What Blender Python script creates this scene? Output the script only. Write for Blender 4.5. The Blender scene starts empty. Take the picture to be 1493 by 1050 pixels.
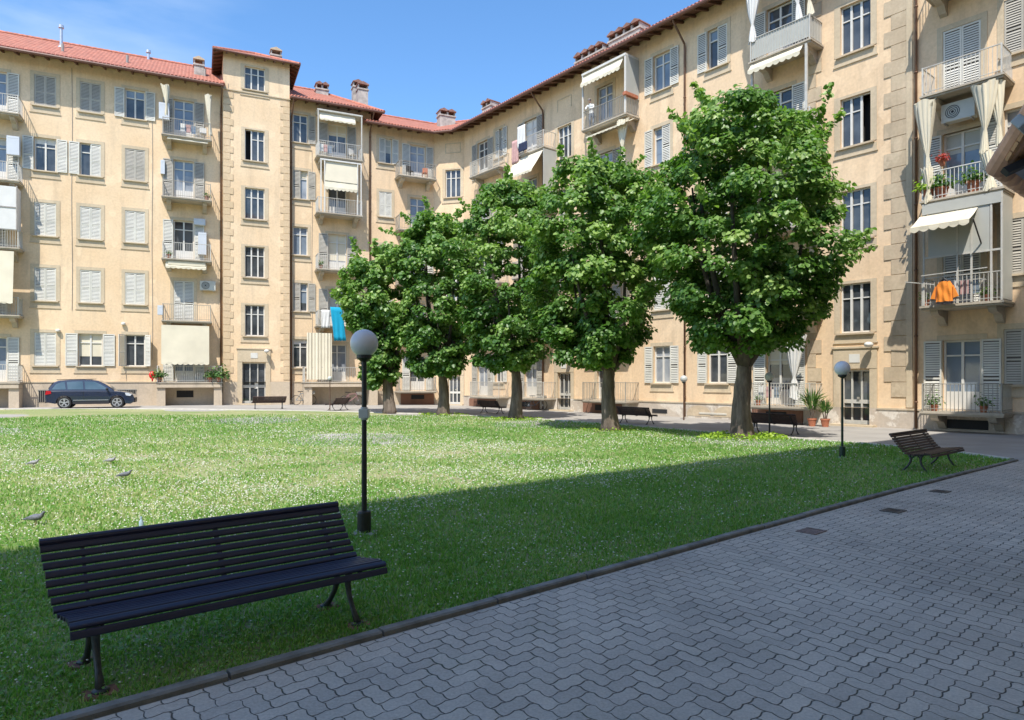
import bpy, math, random
import numpy as np
from mathutils import Matrix, Vector
random.seed(7); rng = np.random.default_rng(11)
R = math.radians; PI = math.pi
S = bpy.context.scene; COL = S.collection
EYE = 1.7; FP = 980.0; CU = 746.5; HV = 554.0      # survey of the photograph: eye height, focal length (px), horizon

def ground(x, y):
    a = min(1, max(0, (y-8)/18)); a = a*a*(3-2*a)
    b = min(1, max(0, -x/22)); b = b*b*(3-2*b)
    return a*(-0.25+0.3*b)

# ------------------------------------------------------------------ materials
def nodes(name):
    m = bpy.data.materials.new(name); m.use_nodes = True
    nt = m.node_tree; b = nt.nodes['Principled BSDF']
    return m, nt, b
def N(nt, t, **k):
    n = nt.nodes.new(t)
    for a, v in k.items():
        if a[0] == '_': n.inputs[a[1:]].default_value = v
        else: setattr(n, a, v)
    return n
def ramp(nt, fac, stops):
    r = nt.nodes.new('ShaderNodeValToRGB'); cr = r.color_ramp
    while len(cr.elements) < len(stops): cr.elements.new(0.5)
    for e, (p, c) in zip(cr.elements, stops):
        e.position = p; e.color = (c, c, c, 1) if isinstance(c, float) else (*c, 1)
    nt.links.new(fac, r.inputs[0]); return r.outputs[0]
def mixc(nt, fac, a, b, mode='MIX'):
    m = nt.nodes.new('ShaderNodeMix'); m.data_type = 'RGBA'; m.blend_type = mode
    for i, v in ((0, fac), (6, a), (7, b)):
        if hasattr(v, 'links'): nt.links.new(v, m.inputs[i])
        elif i == 0: m.inputs[0].default_value = v
        else: m.inputs[i].default_value = (*v, 1)
    return m.outputs[2]
def noise(nt, scale, detail=4, vec=None, rough=.55, sc=None):
    n = N(nt, 'ShaderNodeTexNoise'); n.inputs['Scale'].default_value = scale
    n.inputs['Detail'].default_value = detail; n.inputs['Roughness'].default_value = rough
    if vec is None: vec = N(nt, 'ShaderNodeTexCoord').outputs['Object']
    if sc:
        mp = N(nt, 'ShaderNodeMapping'); mp.inputs['Scale'].default_value = sc
        nt.links.new(vec, mp.inputs[0]); vec = mp.outputs[0]
    nt.links.new(vec, n.inputs['Vector']); return n.outputs['Fac']
def bump(nt, b, h, strength=.3, dist=.01):
    n = N(nt, 'ShaderNodeBump'); n.inputs['Strength'].default_value = strength
    n.inputs['Distance'].default_value = dist
    nt.links.new(h, n.inputs['Height']); nt.links.new(n.outputs[0], b.inputs['Normal'])
def simple(name, c, rough=.7, var=.15, scale=6, metal=0, bmp=0, spec=None):
    m, nt, b = nodes(name)
    f = noise(nt, scale, 5)
    lo = tuple(x*(1-var) for x in c); hi = tuple(min(1, x*(1+var)) for x in c)
    nt.links.new(ramp(nt, f, [(.3, lo), (.7, hi)]), b.inputs['Base Color'])
    b.inputs['Roughness'].default_value = rough; b.inputs['Metallic'].default_value = metal
    if spec is not None: b.inputs['Specular IOR Level'].default_value = spec
    if bmp: bump(nt, b, noise(nt, scale*8, 3), bmp, .01)
    return m

def plaster(name, c, c2, stain=.5, patch=None):
    m, nt, b = nodes(name)
    big = ramp(nt, noise(nt, .35, 6, rough=.6), [(.3, 0.0), (.7, 1.0)])
    col = mixc(nt, big, c, c2)
    streak = ramp(nt, noise(nt, 1.0, 6, rough=.65, sc=(1.6, 1.6, .18)), [(.5, 0.0), (.78, 1.0)])
    mm = N(nt, 'ShaderNodeMath', operation='MULTIPLY'); mm.inputs[1].default_value = stain
    nt.links.new(streak, mm.inputs[0])
    col = mixc(nt, mm.outputs[0], col, tuple(x*.62 for x in (c[0]*.95, c[1], c[2]*1.1)))
    if patch:
        pf = ramp(nt, noise(nt, .8, 8, rough=.7), [(.52, 0.0), (.56, 1.0)])
        col = mixc(nt, pf, col, patch)
    pw = ramp(nt, noise(nt, .9, 3, rough=.4, sc=(1, 1, .8)), [(.60, 0.0), (.62, .35)])
    col = mixc(nt, pw, col, tuple(min(1, x*1.12) for x in c2))
    lowz = noise(nt, 2.4, 7, rough=.7)
    col = mixc(nt, ramp(nt, lowz, [(.58, 0.0), (.8, .35)]), col, tuple(x*.72 for x in c))
    fine = ramp(nt, noise(nt, 9, 5), [(.25, .88), (.75, 1.06)])
    col = mixc(nt, 1.0, col, fine, 'MULTIPLY')
    nt.links.new(col, b.inputs['Base Color']); b.inputs['Roughness'].default_value = .92
    b.inputs['Specular IOR Level'].default_value = .2
    bump(nt, b, noise(nt, 30, 4), .25, .01)
    return m

M = {}
M['wall_l'] = plaster('ochre_plaster', (.73, .53, .33), (.80, .62, .42), .5)
M['wall_r'] = plaster('ochre_plaster_worn', (.71, .51, .32), (.80, .61, .41), .6)
M['trim'] = plaster('grey_stone_paint', (.53, .43, .295), (.61, .50, .355), .4)
M['trimsoft'] = plaster('faded_quoin_plaster', (.60, .45, .28), (.66, .50, .33), .4)
M['quoin'] = plaster('quoin_cement', (.44, .35, .24), (.60, .48, .34), .6, patch=(.54, .44, .31))
M['plinth'] = plaster('plinth_cement', (.50, .41, .30), (.60, .50, .38), .6)
M['plinth_worn'] = plaster('peeling_plinth', (.45, .38, .31), (.55, .47, .38), .5, patch=(.66, .60, .52))
M['cement'] = plaster('balcony_cement', (.40, .35, .28), (.50, .44, .35), .6)
M['white'] = simple('white_frame_paint', (.64, .62, .57), .5, .06, 3)
M['shut'] = simple('ivory_shutter_paint', (.62, .60, .53), .6, .12, 1.2)
M['shutgrey'] = simple('weathered_shutter_paint', (.42, .39, .33), .65, .12, 1.2)
M['slatback'] = simple('shutter_shadow_gap', (.10, .09, .08), .8, .1, 3)
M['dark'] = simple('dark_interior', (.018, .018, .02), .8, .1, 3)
M['iron'] = simple('painted_iron', (.30, .28, .24), .5, .15, 5)
M['ironl'] = simple('pale_painted_iron', (.50, .48, .43), .5, .12, 5)
M['rust'] = simple('dark_iron', (.05, .045, .04), .5, .3, 8)
M['pipe'] = simple('brown_copper_pipe', (.16, .085, .05), .45, .25, 2, metal=.3)
M['pipeg'] = simple('grey_gutter', (.30, .27, .24), .5, .2, 2)
M['gutter'] = simple('brown_gutter', (.14, .06, .04), .5, .2, 1)
M['soffit'] = simple('timber_soffit', (.13, .06, .035), .8, .25, 4)
M['canvas'] = simple('cream_canvas', (.66, .60, .46), .9, .08, 1.0, bmp=.2)
M['cloth'] = simple('white_cloth', (.66, .65, .62), .9, .06, 2, bmp=.2)
M['orange'] = simple('orange_cloth', (.80, .25, .03), .85, .08, 3)
M['turq'] = simple('turquoise_cloth', (.0, .30, .48), .85, .12, 2)
M['pinkc'] = simple('pink_cloth', (.50, .30, .28), .9, .2, 4)
M['navy'] = simple('navy_cloth', (.02, .03, .07), .9, .2, 4)
M['red'] = simple('red_plastic', (.7, .02, .02), .4, .1, 4)
M['terra'] = simple('terracotta_pot', (.42, .15, .08), .8, .2, 6)
M['box'] = simple('white_metal_cabinet', (.55, .58, .62), .4, .04, 2)
M['acg'] = simple('air_conditioner_shell', (.52, .52, .47), .45, .08, 2)
M['panelg'] = simple('grey_side_panel', (.42, .42, .38), .6, .08, 1)
M['brickw'] = simple('chimney_render', (.40, .36, .32), .9, .3, 3)
M['captile'] = simple('weathered_cap_tiles', (.24, .13, .10), .9, .35, 4)
M['skin'] = simple('skin', (.55, .33, .24), .6, .05, 5)
M['hair'] = simple('grey_hair', (.25, .22, .2), .7, .1, 20)
M['denim'] = simple('grey_trousers', (.16, .19, .24), .9, .1, 6)
M['gravel'] = simple('brick_pad', (.26, .13, .085), .9, .45, 14, bmp=.6)
M['castiron'] = simple('cast_iron_legs', (.055, .06, .06), .5, .3, 30, metal=.3)
M['globe'] = simple('frosted_globe', (.66, .66, .69), .3, .06, 3)
M['globeg'] = simple('frosted_globe_weathered', (.48, .50, .48), .4, .08, 4)
M['lampblack'] = simple('lamp_post_paint', (.018, .02, .02), .45, .2, 10)
M['lampgreen'] = simple('lamp_post_green', (.012, .035, .024), .45, .2, 10)
M['lampbrown'] = simple('lamp_post_brown', (.10, .055, .035), .5, .2, 10)
M['conc'] = simple('footing_concrete', (.34, .33, .32), .9, .2, 12, bmp=.3)
M['manhole'] = simple('cast_iron_cover', (.07, .065, .06), .6, .3, 30)
M['grate'] = simple('rusty_grate', (.20, .14, .12), .7, .3, 30)

def glassy(name, c, c2, rough=.04):
    m, nt, b = nodes(name)
    nt.links.new(ramp(nt, noise(nt, .9, 3), [(.35, c), (.65, c2)]), b.inputs['Base Color'])
    b.inputs['Roughness'].default_value = rough; b.inputs['IOR'].default_value = 1.6
    bump(nt, b, noise(nt, 1.3, 2), .08, .05)
    return m
M['pane'] = glassy('window_glass', (.03, .035, .04), (.09, .10, .11))
M['panec'] = glassy('curtained_glass', (.20, .22, .25), (.36, .38, .40), .1)
M['paneb'] = glassy('pale_blue_glass', (.16, .20, .25), (.22, .27, .33), .08)

def tiles():
    m, nt, b = nodes('terracotta_tiles')
    uv = N(nt, 'ShaderNodeUVMap').outputs[0]
    sep = N(nt, 'ShaderNodeSeparateXYZ'); nt.links.new(uv, sep.inputs[0])
    wx = N(nt, 'ShaderNodeMath', operation='PINGPONG'); wx.inputs[1].default_value = .11; nt.links.new(sep.outputs[0], wx.inputs[0])
    wy = N(nt, 'ShaderNodeMath', operation='FRACT')
    d = N(nt, 'ShaderNodeMath', operation='DIVIDE'); d.inputs[1].default_value = .34; nt.links.new(sep.outputs[1], d.inputs[0]); nt.links.new(d.outputs[0], wy.inputs[0])
    f = noise(nt, 3.0, 6); 
    br = N(nt, 'ShaderNodeTexBrick'); br.inputs['Scale'].default_value = 1; br.inputs['Brick Width'].default_value = .22; br.inputs['Row Height'].default_value = .34
    br.offset = 0; br.inputs['Mortar Size'].default_value = .006; br.inputs['Color1'].default_value = (.34, .11, .068, 1); br.inputs['Color2'].default_value = (.46, .17, .108, 1); br.inputs['Mortar'].default_value = (.32, .11, .07, 1)
    nt.links.new(uv, br.inputs['Vector'])
    col = mixc(nt, ramp(nt, f, [(.35, 0.0), (.7, .6)]), br.outputs['Color'], (.30, .15, .11))
    nt.links.new(col, b.inputs['Base Color']); b.inputs['Roughness'].default_value = .85
    a = N(nt, 'ShaderNodeMath', operation='MULTIPLY'); a.inputs[1].default_value = 9; nt.links.new(wx.outputs[0], a.inputs[0])
    s = N(nt, 'ShaderNodeMath', operation='ADD'); nt.links.new(a.outputs[0], s.inputs[0]); 
    w2 = N(nt, 'ShaderNodeMath', operation='MULTIPLY'); w2.inputs[1].default_value = .4; nt.links.new(wy.outputs[0], w2.inputs[0]); nt.links.new(w2.outputs[0], s.inputs[1])
    bump(nt, b, s.outputs[0], .7, .05)
    return m
M['tiles'] = tiles()

def leafmat(name, c1, c2, c3, under=1.5, trans=.3):
    m, nt, b = nodes(name)
    at = N(nt, 'ShaderNodeAttribute'); at.attribute_name = 'rnd'
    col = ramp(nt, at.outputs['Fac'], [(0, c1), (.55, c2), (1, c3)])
    nt.links.new(col, b.inputs['Base Color']); b.inputs['Roughness'].default_value = .42
    b.inputs['Specular IOR Level'].default_value = .45
    tr = N(nt, 'ShaderNodeBsdfTranslucent')
    tc = mixc(nt, 1.0, col, (under*1.0, under*1.25, under*.45), 'MULTIPLY'); nt.links.new(tc, tr.inputs[0])
    mx = N(nt, 'ShaderNodeMixShader'); mx.inputs[0].default_value = trans
    out = nt.nodes['Material Output']
    nt.links.new(b.outputs[0], mx.inputs[1]); nt.links.new(tr.outputs[0], mx.inputs[2]); nt.links.new(mx.outputs[0], out.inputs[0])
    return m
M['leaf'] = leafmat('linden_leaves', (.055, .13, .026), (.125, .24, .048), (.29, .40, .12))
M['leafy'] = leafmat('young_shoot_leaves', (.20, .34, .03), (.28, .42, .04), (.36, .48, .07))
M['leafp'] = leafmat('pot_plant_leaves', (.05, .12, .03), (.09, .18, .05), (.20, .28, .10))
M['grass'] = leafmat('grass_blades', (.105, .245, .045), (.20, .37, .085), (.60, .58, .35), trans=.35)
M['petal'] = simple('clover_flowers', (.72, .72, .62), .8, .1, 30)
def bark():
    m, nt, b = nodes('linden_bark')
    f = noise(nt, 4, 8, rough=.7, sc=(1, 1, .22))
    c = ramp(nt, f, [(.32, (.05, .038, .03)), (.52, (.155, .12, .095)), (.75, (.29, .235, .19))])
    nt.links.new(c, b.inputs['Base Color']); b.inputs['Roughness'].default_value = .9
    bump(nt, b, noise(nt, 9, 8, rough=.7, sc=(1, 1, .25)), .8, .05); return m
M['bark'] = bark()
M['limb'] = simple('dark_limb_bark', (.06, .05, .042), .9, .3, 5, bmp=.5)
def benchpaint():
    m, nt, b = nodes('bench_slats_dark_paint')
    f = noise(nt, 3, 8, rough=.7, sc=(1, 8, 8))
    c = ramp(nt, f, [(.3, (.014, .013, .028)), (.7, (.028, .026, .058))])
    w = ramp(nt, noise(nt, 14, 8, rough=.75, sc=(.4, 3, 3)), [(.66, 0.0), (.72, 1.0)])
    c = mixc(nt, w, c, (.10, .07, .05))
    nt.links.new(c, b.inputs['Base Color']); b.inputs['Roughness'].default_value = .42
    bump(nt, b, noise(nt, 30, 5, sc=(.15, 1, 1)), .12, .003); return m
M['benchd'] = benchpaint()
M['benchb'] = simple('bench_slats_brown_paint', (.055, .028, .022), .5, .3, 10)

def pavers():
    m, nt, b = nodes('interlocking_pavers')
    tc = N(nt, 'ShaderNodeTexCoord'); mp = N(nt, 'ShaderNodeMapping'); mp.vector_type = 'TEXTURE'
    mp.inputs['Rotation'].default_value = (0, 0, math.atan2(.652, .758)); nt.links.new(tc.outputs['Object'], mp.inputs[0])
    sep = N(nt, 'ShaderNodeSeparateXYZ'); nt.links.new(mp.outputs[0], sep.inputs[0])
    wob = noise(nt, .7, 2); wobm = N(nt, 'ShaderNodeMath', operation='MULTIPLY'); wobm.inputs[1].default_value = .05; nt.links.new(wob, wobm.inputs[0])
    def m2(op, a, bb):
        n = N(nt, 'ShaderNodeMath', operation=op)
        for i, v in enumerate((a, bb)):
            if hasattr(v, 'links'): nt.links.new(v, n.inputs[i])
            else: n.inputs[i].default_value = v
        return n.outputs[0]
    W = .104
    q = m2('ADD', m2('DIVIDE', m2('ADD', sep.outputs[0], wobm.outputs[0]), W), 400.0); p = m2('ADD', m2('DIVIDE', m2('ADD', sep.outputs[1], wobm.outputs[0]), W), 400.0)
    def wave(v, ph):
        return m2('MULTIPLY', m2('SUBTRACT', m2('SMOOTH_MIN', m2('PINGPONG', m2('ADD', v, ph), .5), .36), .18), .40)
    X = m2('ADD', q, wave(p, .25)); Y = m2('ADD', p, wave(q, .25))
    i_ = m2('FLOOR', X, 0.0); j_ = m2('FLOOR', Y, 0.0); fx = m2('FRACT', X, 0.0); fy = m2('FRACT', Y, 0.0)
    k = m2('MODULO', m2('ADD', m2('SUBTRACT', i_, j_), 4000.5), 4.0)      # k+0.5
    def isk(n): return m2('COMPARE', k, n+.5)
    def m3(op, a, bb, c):
        n = N(nt, 'ShaderNodeMath', operation=op)
        for t, v in enumerate((a, bb, c)):
            if hasattr(v, 'links'): nt.links.new(v, n.inputs[t])
            else: n.inputs[t].default_value = v
        return n.outputs[0]
    k0, k1, k2, k3 = (m3('COMPARE', k, n+.5, .3) for n in range(4))
    dR = m2('ADD', m2('SUBTRACT', 1.0, fx), k0); dL = m2('ADD', fx, k1); dB = m2('ADD', fy, k2); dT = m2('ADD', m2('SUBTRACT', 1.0, fy), k3)
    dist = m2('MINIMUM', m2('MINIMUM', dR, dL), m2('MINIMUM', dB, dT))
    wid = N(nt, 'ShaderNodeMapRange'); nt.links.new(noise(nt, 3.1, 4), wid.inputs[0]); wid.inputs[1].default_value = .35; wid.inputs[2].default_value = .7; wid.inputs[3].default_value = .014; wid.inputs[4].default_value = .050
    jt = N(nt, 'ShaderNodeMapRange'); nt.links.new(m2('DIVIDE', dist, wid.outputs[0]), jt.inputs[0]); jt.inputs[1].default_value = .6; jt.inputs[2].default_value = 1.5; jt.inputs[3].default_value = 1; jt.inputs[4].default_value = 0
    joint = jt.outputs[0]
    cb = N(nt, 'ShaderNodeCombineXYZ'); nt.links.new(m2('SUBTRACT', i_, k1), cb.inputs[0]); nt.links.new(m2('SUBTRACT', j_, k2), cb.inputs[1])
    wn = N(nt, 'ShaderNodeTexWhiteNoise', noise_dimensions='2D'); nt.links.new(cb.outputs[0], wn.inputs['Vector'])
    stone = ramp(nt, wn.outputs['Value'], [(0, (.48, .425, .36)), (.3, (.53, .47, .395)), (.7, (.56, .495, .415)), (1, (.60, .53, .44))])
    brc = mixc(nt, joint, stone, (.07, .07, .06))
    chip = ramp(nt, noise(nt, 5, 8, rough=.8), [(.62, 0.0), (.68, .35)]); brc = mixc(nt, chip, brc, (.27, .25, .22))
    dirt = ramp(nt, noise(nt, .6, 7, rough=.65), [(.3, .72), (.7, 1.12)])
    col = mixc(nt, 1.0, brc, dirt, 'MULTIPLY')
    fine = ramp(nt, noise(nt, 60, 6, rough=.7), [(.25, .75), (.75, 1.2)])
    col = mixc(nt, 1.0, col, fine, 'MULTIPLY')
    moss = ramp(nt, noise(nt, 1.7, 5), [(.55, 0.0), (.75, .8)])
    mf = m2('MULTIPLY', moss, m2('ADD', joint, .16))
    col = mixc(nt, mf, col, (.05, .075, .03))
    red = ramp(nt, noise(nt, 2.2, 6, rough=.7), [(.60, 0.0), (.8, .40)])
    col = mixc(nt, red, col, (.40, .28, .24))
    nt.links.new(col, b.inputs['Base Color']); b.inputs['Roughness'].default_value = .75
    inv = m2('SUBTRACT', 1.0, joint)
    h = m2('ADD', inv, m2('MULTIPLY', noise(nt, 90, 4), .25))
    bump(nt, b, h, .9, .006); return m
M['pavers'] = pavers()
def lawnmat():
    m, nt, b = nodes('lawn_turf')
    f = ramp(nt, noise(nt, .22, 5, rough=.6), [(.35, 0.0), (.65, 1.0)])
    c = mixc(nt, f, (.20, .27, .08), (.36, .36, .17))
    g = ramp(nt, noise(nt, 14, 6, rough=.75), [(.3, .6), (.7, 1.3)])
    c = mixc(nt, 1.0, c, g, 'MULTIPLY')
    so = ramp(nt, noise(nt, .8, 6, rough=.7), [(.52, 0.0), (.66, .7)]); c = mixc(nt, so, c, (.36, .29, .19))
    e = ramp(nt, noise(nt, 38, 4, rough=.8), [(.60, 0.0), (.70, 1.0)])
    cl = ramp(nt, noise(nt, .35, 4), [(.42, 0.0), (.6, .55)])
    mm = N(nt, 'ShaderNodeMath', operation='MULTIPLY'); nt.links.new(e, mm.inputs[0]); nt.links.new(cl, mm.inputs[1])
    c = mixc(nt, mm.outputs[0], c, (.52, .52, .36))
    nt.links.new(c, b.inputs['Base Color']); b.inputs['Roughness'].default_value = .9
    bump(nt, b, noise(nt, 25, 5), .8, .04); return m
M['lawn'] = lawnmat()
M['path'] = simple('pale_asphalt_path', (.37, .34, .30), .9, .14, .8, bmp=.2)
M['ground'] = simple('courtyard_asphalt', (.33, .31, .28), .9, .15, .6, bmp=.2)
M['kerb'] = simple('kerb_stone', (.20, .195, .175), .85, .4, 5, bmp=.5)
M['kerbl'] = simple('pale_kerb_stone', (.52, .49, .42), .85, .15, 3, bmp=.3)
def carpaint():
    m, nt, b = nodes('dark_blue_car_paint')
    b.inputs['Base Color'].default_value = (.012, .02, .045, 1); b.inputs['Roughness'].default_value = .25
    b.inputs['Coat Weight'].default_value = 1.0; b.inputs['Coat Roughness'].default_value = .05; return m
M['car'] = carpaint()
M['tyre'] = simple('tyre_rubber', (.02, .02, .02), .85, .1, 9)
M['alloy'] = simple('alloy_rim', (.55, .56, .58), .35, .05, 9, metal=.6)
M['black'] = simple('black_trim', (.02, .02, .022), .55, .1, 9)
M['carglass'] = glassy('car_glass', (.05, .09, .12), (.10, .15, .19), .03)
M['lens'] = simple('headlight_lens', (.55, .57, .6), .1, .05, 9)
M['tail'] = simple('tail_light_red', (.45, .01, .02), .2, .05, 9)
M['pigeon'] = simple('pigeon_feathers', (.13, .14, .17), .7, .3, 25)
M['pigeonw'] = simple('pale_pigeon_feathers', (.28, .28, .30), .7, .3, 25)
M['plastic'] = simple('clear_blue_plastic', (.36, .48, .58), .15, .1, 12)
M['timber'] = simple('canopy_boards', (.55, .30, .15), .8, .3, 7, bmp=.3)
M['beam'] = simple('grey_painted_beam', (.34, .37, .39), .6, .15, 6)
M['boardg'] = simple('grey_soffit_board', (.34, .35, .38), .7, .1, 3)

# ------------------------------------------------------------------ mesh builder
class MB:
    def __init__(s, T=None): s.v = []; s.f = []; s.uv = []; s.T = T or Matrix.Identity(4); s.smooth = False
    def add(s, vs, fs, uvs=None):
        k = len(s.v); s.v += [tuple(s.T @ Vector(p)) for p in vs]
        s.f += [tuple(k+i for i in f) for f in fs]
        s.uv += (uvs if uvs else [None]*len(fs)); return s
    def box(s, x0, x1, y0, y1, z0, z1):
        if x0 > x1: x0, x1 = x1, x0
        if y0 > y1: y0, y1 = y1, y0
        if z0 > z1: z0, z1 = z1, z0
        v = [(x, y, z) for z in (z0, z1) for y in (y0, y1) for x in (x0, x1)]
        return s.add(v, [(0,2,3,1), (4,5,7,6), (0,1,5,4), (2,6,7,3), (0,4,6,2), (1,3,7,5)])
    def bar(s, a, b, w, h=None, up=(0, 0, 1)):
        a = Vector(a); b = Vector(b); d = (b-a).normalized(); u = Vector(up)
        sd = d.cross(u)
        if sd.length < 1e-4: sd = d.cross(Vector((1, 0, 0)))
        sd.normalize(); u = sd.cross(d).normalized(); h = h or w
        v = []
        for p in (a, b):
            for i, j in ((-1,-1), (1,-1), (1,1), (-1,1)): v.append(p+sd*(i*w/2)+u*(j*h/2))
        return s.add(v, [(0,1,2,3), (7,6,5,4), (0,4,5,1), (1,5,6,2), (2,6,7,3), (3,7,4,0)])
    def tube(s, pts, r, n=8, cap=True):
        pts = [Vector(p) for p in pts]; rs = r if isinstance(r, (list, tuple)) else [r]*len(pts)
        vs = []; prev = None
        for i, p in enumerate(pts):
            d = (pts[min(i+1, len(pts)-1)]-pts[max(i-1, 0)]).normalized()
            if prev is None:
                a = d.cross(Vector((0, 0, 1)))
                if a.length < 1e-3: a = d.cross(Vector((1, 0, 0)))
            else: a = prev-d*prev.dot(d)
            a.normalize(); prev = a; b = d.cross(a)
            for k in range(n):
                t = 2*PI*k/n; vs.append(p+(a*math.cos(t)+b*math.sin(t))*rs[i])
        fs = [(i*n+k, i*n+(k+1) % n, (i+1)*n+(k+1) % n, (i+1)*n+k) for i in range(len(pts)-1) for k in range(n)]
        if cap: fs += [tuple(range(n))[::-1], tuple((len(pts)-1)*n+k for k in range(n))]
        return s.add(vs, fs)
    def lathe(s, prof, c=(0, 0, 0), n=16):
        vs = [(c[0]+r*math.cos(2*PI*k/n), c[1]+r*math.sin(2*PI*k/n), c[2]+z) for r, z in prof for k in range(n)]
        fs = [(i*n+k, i*n+(k+1) % n, (i+1)*n+(k+1) % n, (i+1)*n+k) for i in range(len(prof)-1) for k in range(n)]
        fs += [tuple(range(n))[::-1], tuple((len(prof)-1)*n+k for k in range(n))]
        return s.add(vs, fs)
    def prism(s, poly, a0, a1, axis='y'):
        n = len(poly)
        def P(p, a): return {'y': (p[0], a, p[1]), 'x': (a, p[0], p[1]), 'z': (p[0], p[1], a)}[axis]
        v = [P(p, a0) for p in poly]+[P(p, a1) for p in poly]
        return s.add(v, [tuple(range(n)), tuple(range(2*n-1, n-1, -1))]+[(i, n+i, n+(i+1) % n, (i+1) % n) for i in range(n)])
    def ball(s, c, r, n=16, m=10, sq=(1, 1, 1)):
        pr = []
        vs = [(c[0]+r*sq[0]*math.sin(PI*j/m)*math.cos(2*PI*k/n), c[1]+r*sq[1]*math.sin(PI*j/m)*math.sin(2*PI*k/n), c[2]+r*sq[2]*math.cos(PI*j/m)) for j in range(1, m) for k in range(n)]
        fs = [(i*n+k, (i+1)*n+k, (i+1)*n+(k+1) % n, i*n+(k+1) % n) for i in range(m-2) for k in range(n)]
        vs += [(c[0], c[1], c[2]+r*sq[2]), (c[0], c[1], c[2]-r*sq[2])]; t = (m-1)*n
        fs += [(t, k, (k+1) % n) for k in range(n)]+[(t+1, (m-2)*n+(k+1) % n, (m-2)*n+k) for k in range(n)]
        return s.add(vs, fs)
    def build(s, name, mat, parent=None, smooth=False, bevel=0):
        me = bpy.data.meshes.new(name); me.from_pydata(s.v, [], s.f)
        if any(u is not None for u in s.uv):
            ul = me.uv_layers.new(name='UVMap'); k = 0
            for f, u in zip(s.f, s.uv):
                for i in range(len(f)):
                    ul.data[k].uv = u[i] if u else (0, 0); k += 1
        me.materials.append(mat)
        if smooth: me.polygons.foreach_set('use_smooth', [True]*len(me.polygons))
        me.update(); o = bpy.data.objects.new(name, me); COL.objects.link(o)
        if bevel:
            b = o.modifiers.new('bevel', 'BEVEL'); b.width = bevel; b.segments = 2; b.limit_method = 'ANGLE'
        if parent: o.parent = parent
        return o
def np_mesh(name, V, F, mat, parent=None, rnd=None, smooth=False):
    me = bpy.data.meshes.new(name); k = F.shape[1]
    me.vertices.add(len(V)); me.vertices.foreach_set('co', V.astype(np.float32).ravel())
    me.loops.add(F.size); me.loops.foreach_set('vertex_index', F.astype(np.int32).ravel())
    me.polygons.add(len(F)); me.polygons.foreach_set('loop_start', np.arange(len(F), dtype=np.int32)*k)
    me.polygons.foreach_set('loop_total', np.full(len(F), k, dtype=np.int32))
    if smooth: me.polygons.foreach_set('use_smooth', np.ones(len(F), dtype=bool))
    me.update(calc_edges=True)
    if rnd is not None:
        a = me.attributes.new('rnd', 'FLOAT', 'FACE'); a.data.foreach_set('value', rnd.astype(np.float32))
    me.materials.append(mat); o = bpy.data.objects.new(name, me); COL.objects.link(o)
    if parent: o.parent = parent
    return o
def tag(o, label=None, cat=None, group=None, kind=None):
    if label: o['label'] = label
    if cat: o['category'] = cat
    if group: o['group'] = group
    if kind: o['kind'] = kind
    return o
def empty(name, loc, rz=0, label=None, cat=None, group=None):
    o = bpy.data.objects.new(name, None); COL.objects.link(o); o.location = loc; o.rotation_euler = (0, 0, rz)
    o.empty_display_size = .3
    return tag(o, label, cat, group)
def copy_tree(o, parent=None):
    c = o.copy(); COL.objects.link(c); c.parent = parent
    for ch in list(o.children): copy_tree(ch, c)
    return c
def at(u, v, g=0.0):
    """ground point seen at photo pixel (u, v) when the ground there lies at height g"""
    y = (EYE-g)*FP/(v-HV); return ((u-CU)/FP*y, y, g)

# ------------------------------------------------------------------ facades
class Frame:
    """wall frame: local x runs along the wall, local -y points into the courtyard"""
    def __init__(s, P, ang, root):
        s.P = P; s.a = ang; s.d = (math.cos(ang), math.sin(ang)); s.n = (math.sin(ang), -math.cos(ang)); s.root = root
        s.T = Matrix.Translation(Vector((P[0], P[1], 0))-root.location) @ Matrix.Rotation(ang, 4, 'Z')
        s.W = Matrix.Translation(Vector((P[0], P[1], 0))) @ Matrix.Rotation(ang, 4, 'Z')
    def s_(s, u, out=0):
        r = (u-CU)/FP; px = s.P[0]+s.n[0]*out; py = s.P[1]+s.n[1]*out
        return (r*py-px)/(s.d[0]-r*s.d[1])
    def z_(s, u, v, out=0):
        t = s.s_(u, out); return EYE+(HV-v)/FP*(s.P[1]+s.n[1]*out+t*s.d[1])
    def mb(s): return MB(s.T)
    def world(s, x, out, z): return s.W @ Vector((x, -out, z))

rootL = empty('apartment_building', (-15, 47, 0), 0, 'left cream apartment block with the stair tower, higher red roof and car in front', 'building')
rootR = empty('apartment_building', (8, 40, 0), 0, 'cream apartment block behind the row of trees, bending round the corner to the right edge', 'building')
rootF = empty('apartment_building', (4, -4, 0), 0, 'shaded cream apartment block along the near side of the paved path', 'building')
angL = math.atan2(.4224, .9065); angR = math.atan2(-.776, .6307); angK = math.atan2(.652, .758)
FL = Frame((-26.4, 42.0), angL, rootL)
FT = Frame((-26.4+.4224*.5, 42.0-.9065*.5), angL, rootL)
FC = Frame((-26.4, 42.0), angL, rootR)
FD = Frame((-5.97, 51.5), math.atan2(-.6, 2.36), rootR)
FR = Frame((1.95, 43.9), angR, rootR)
K0 = Vector((-.69, 4.64, 0)); KD = Vector((.758, .652, 0)).normalized(); KN = Vector((-.652, .758, 0)).normalized()

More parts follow.
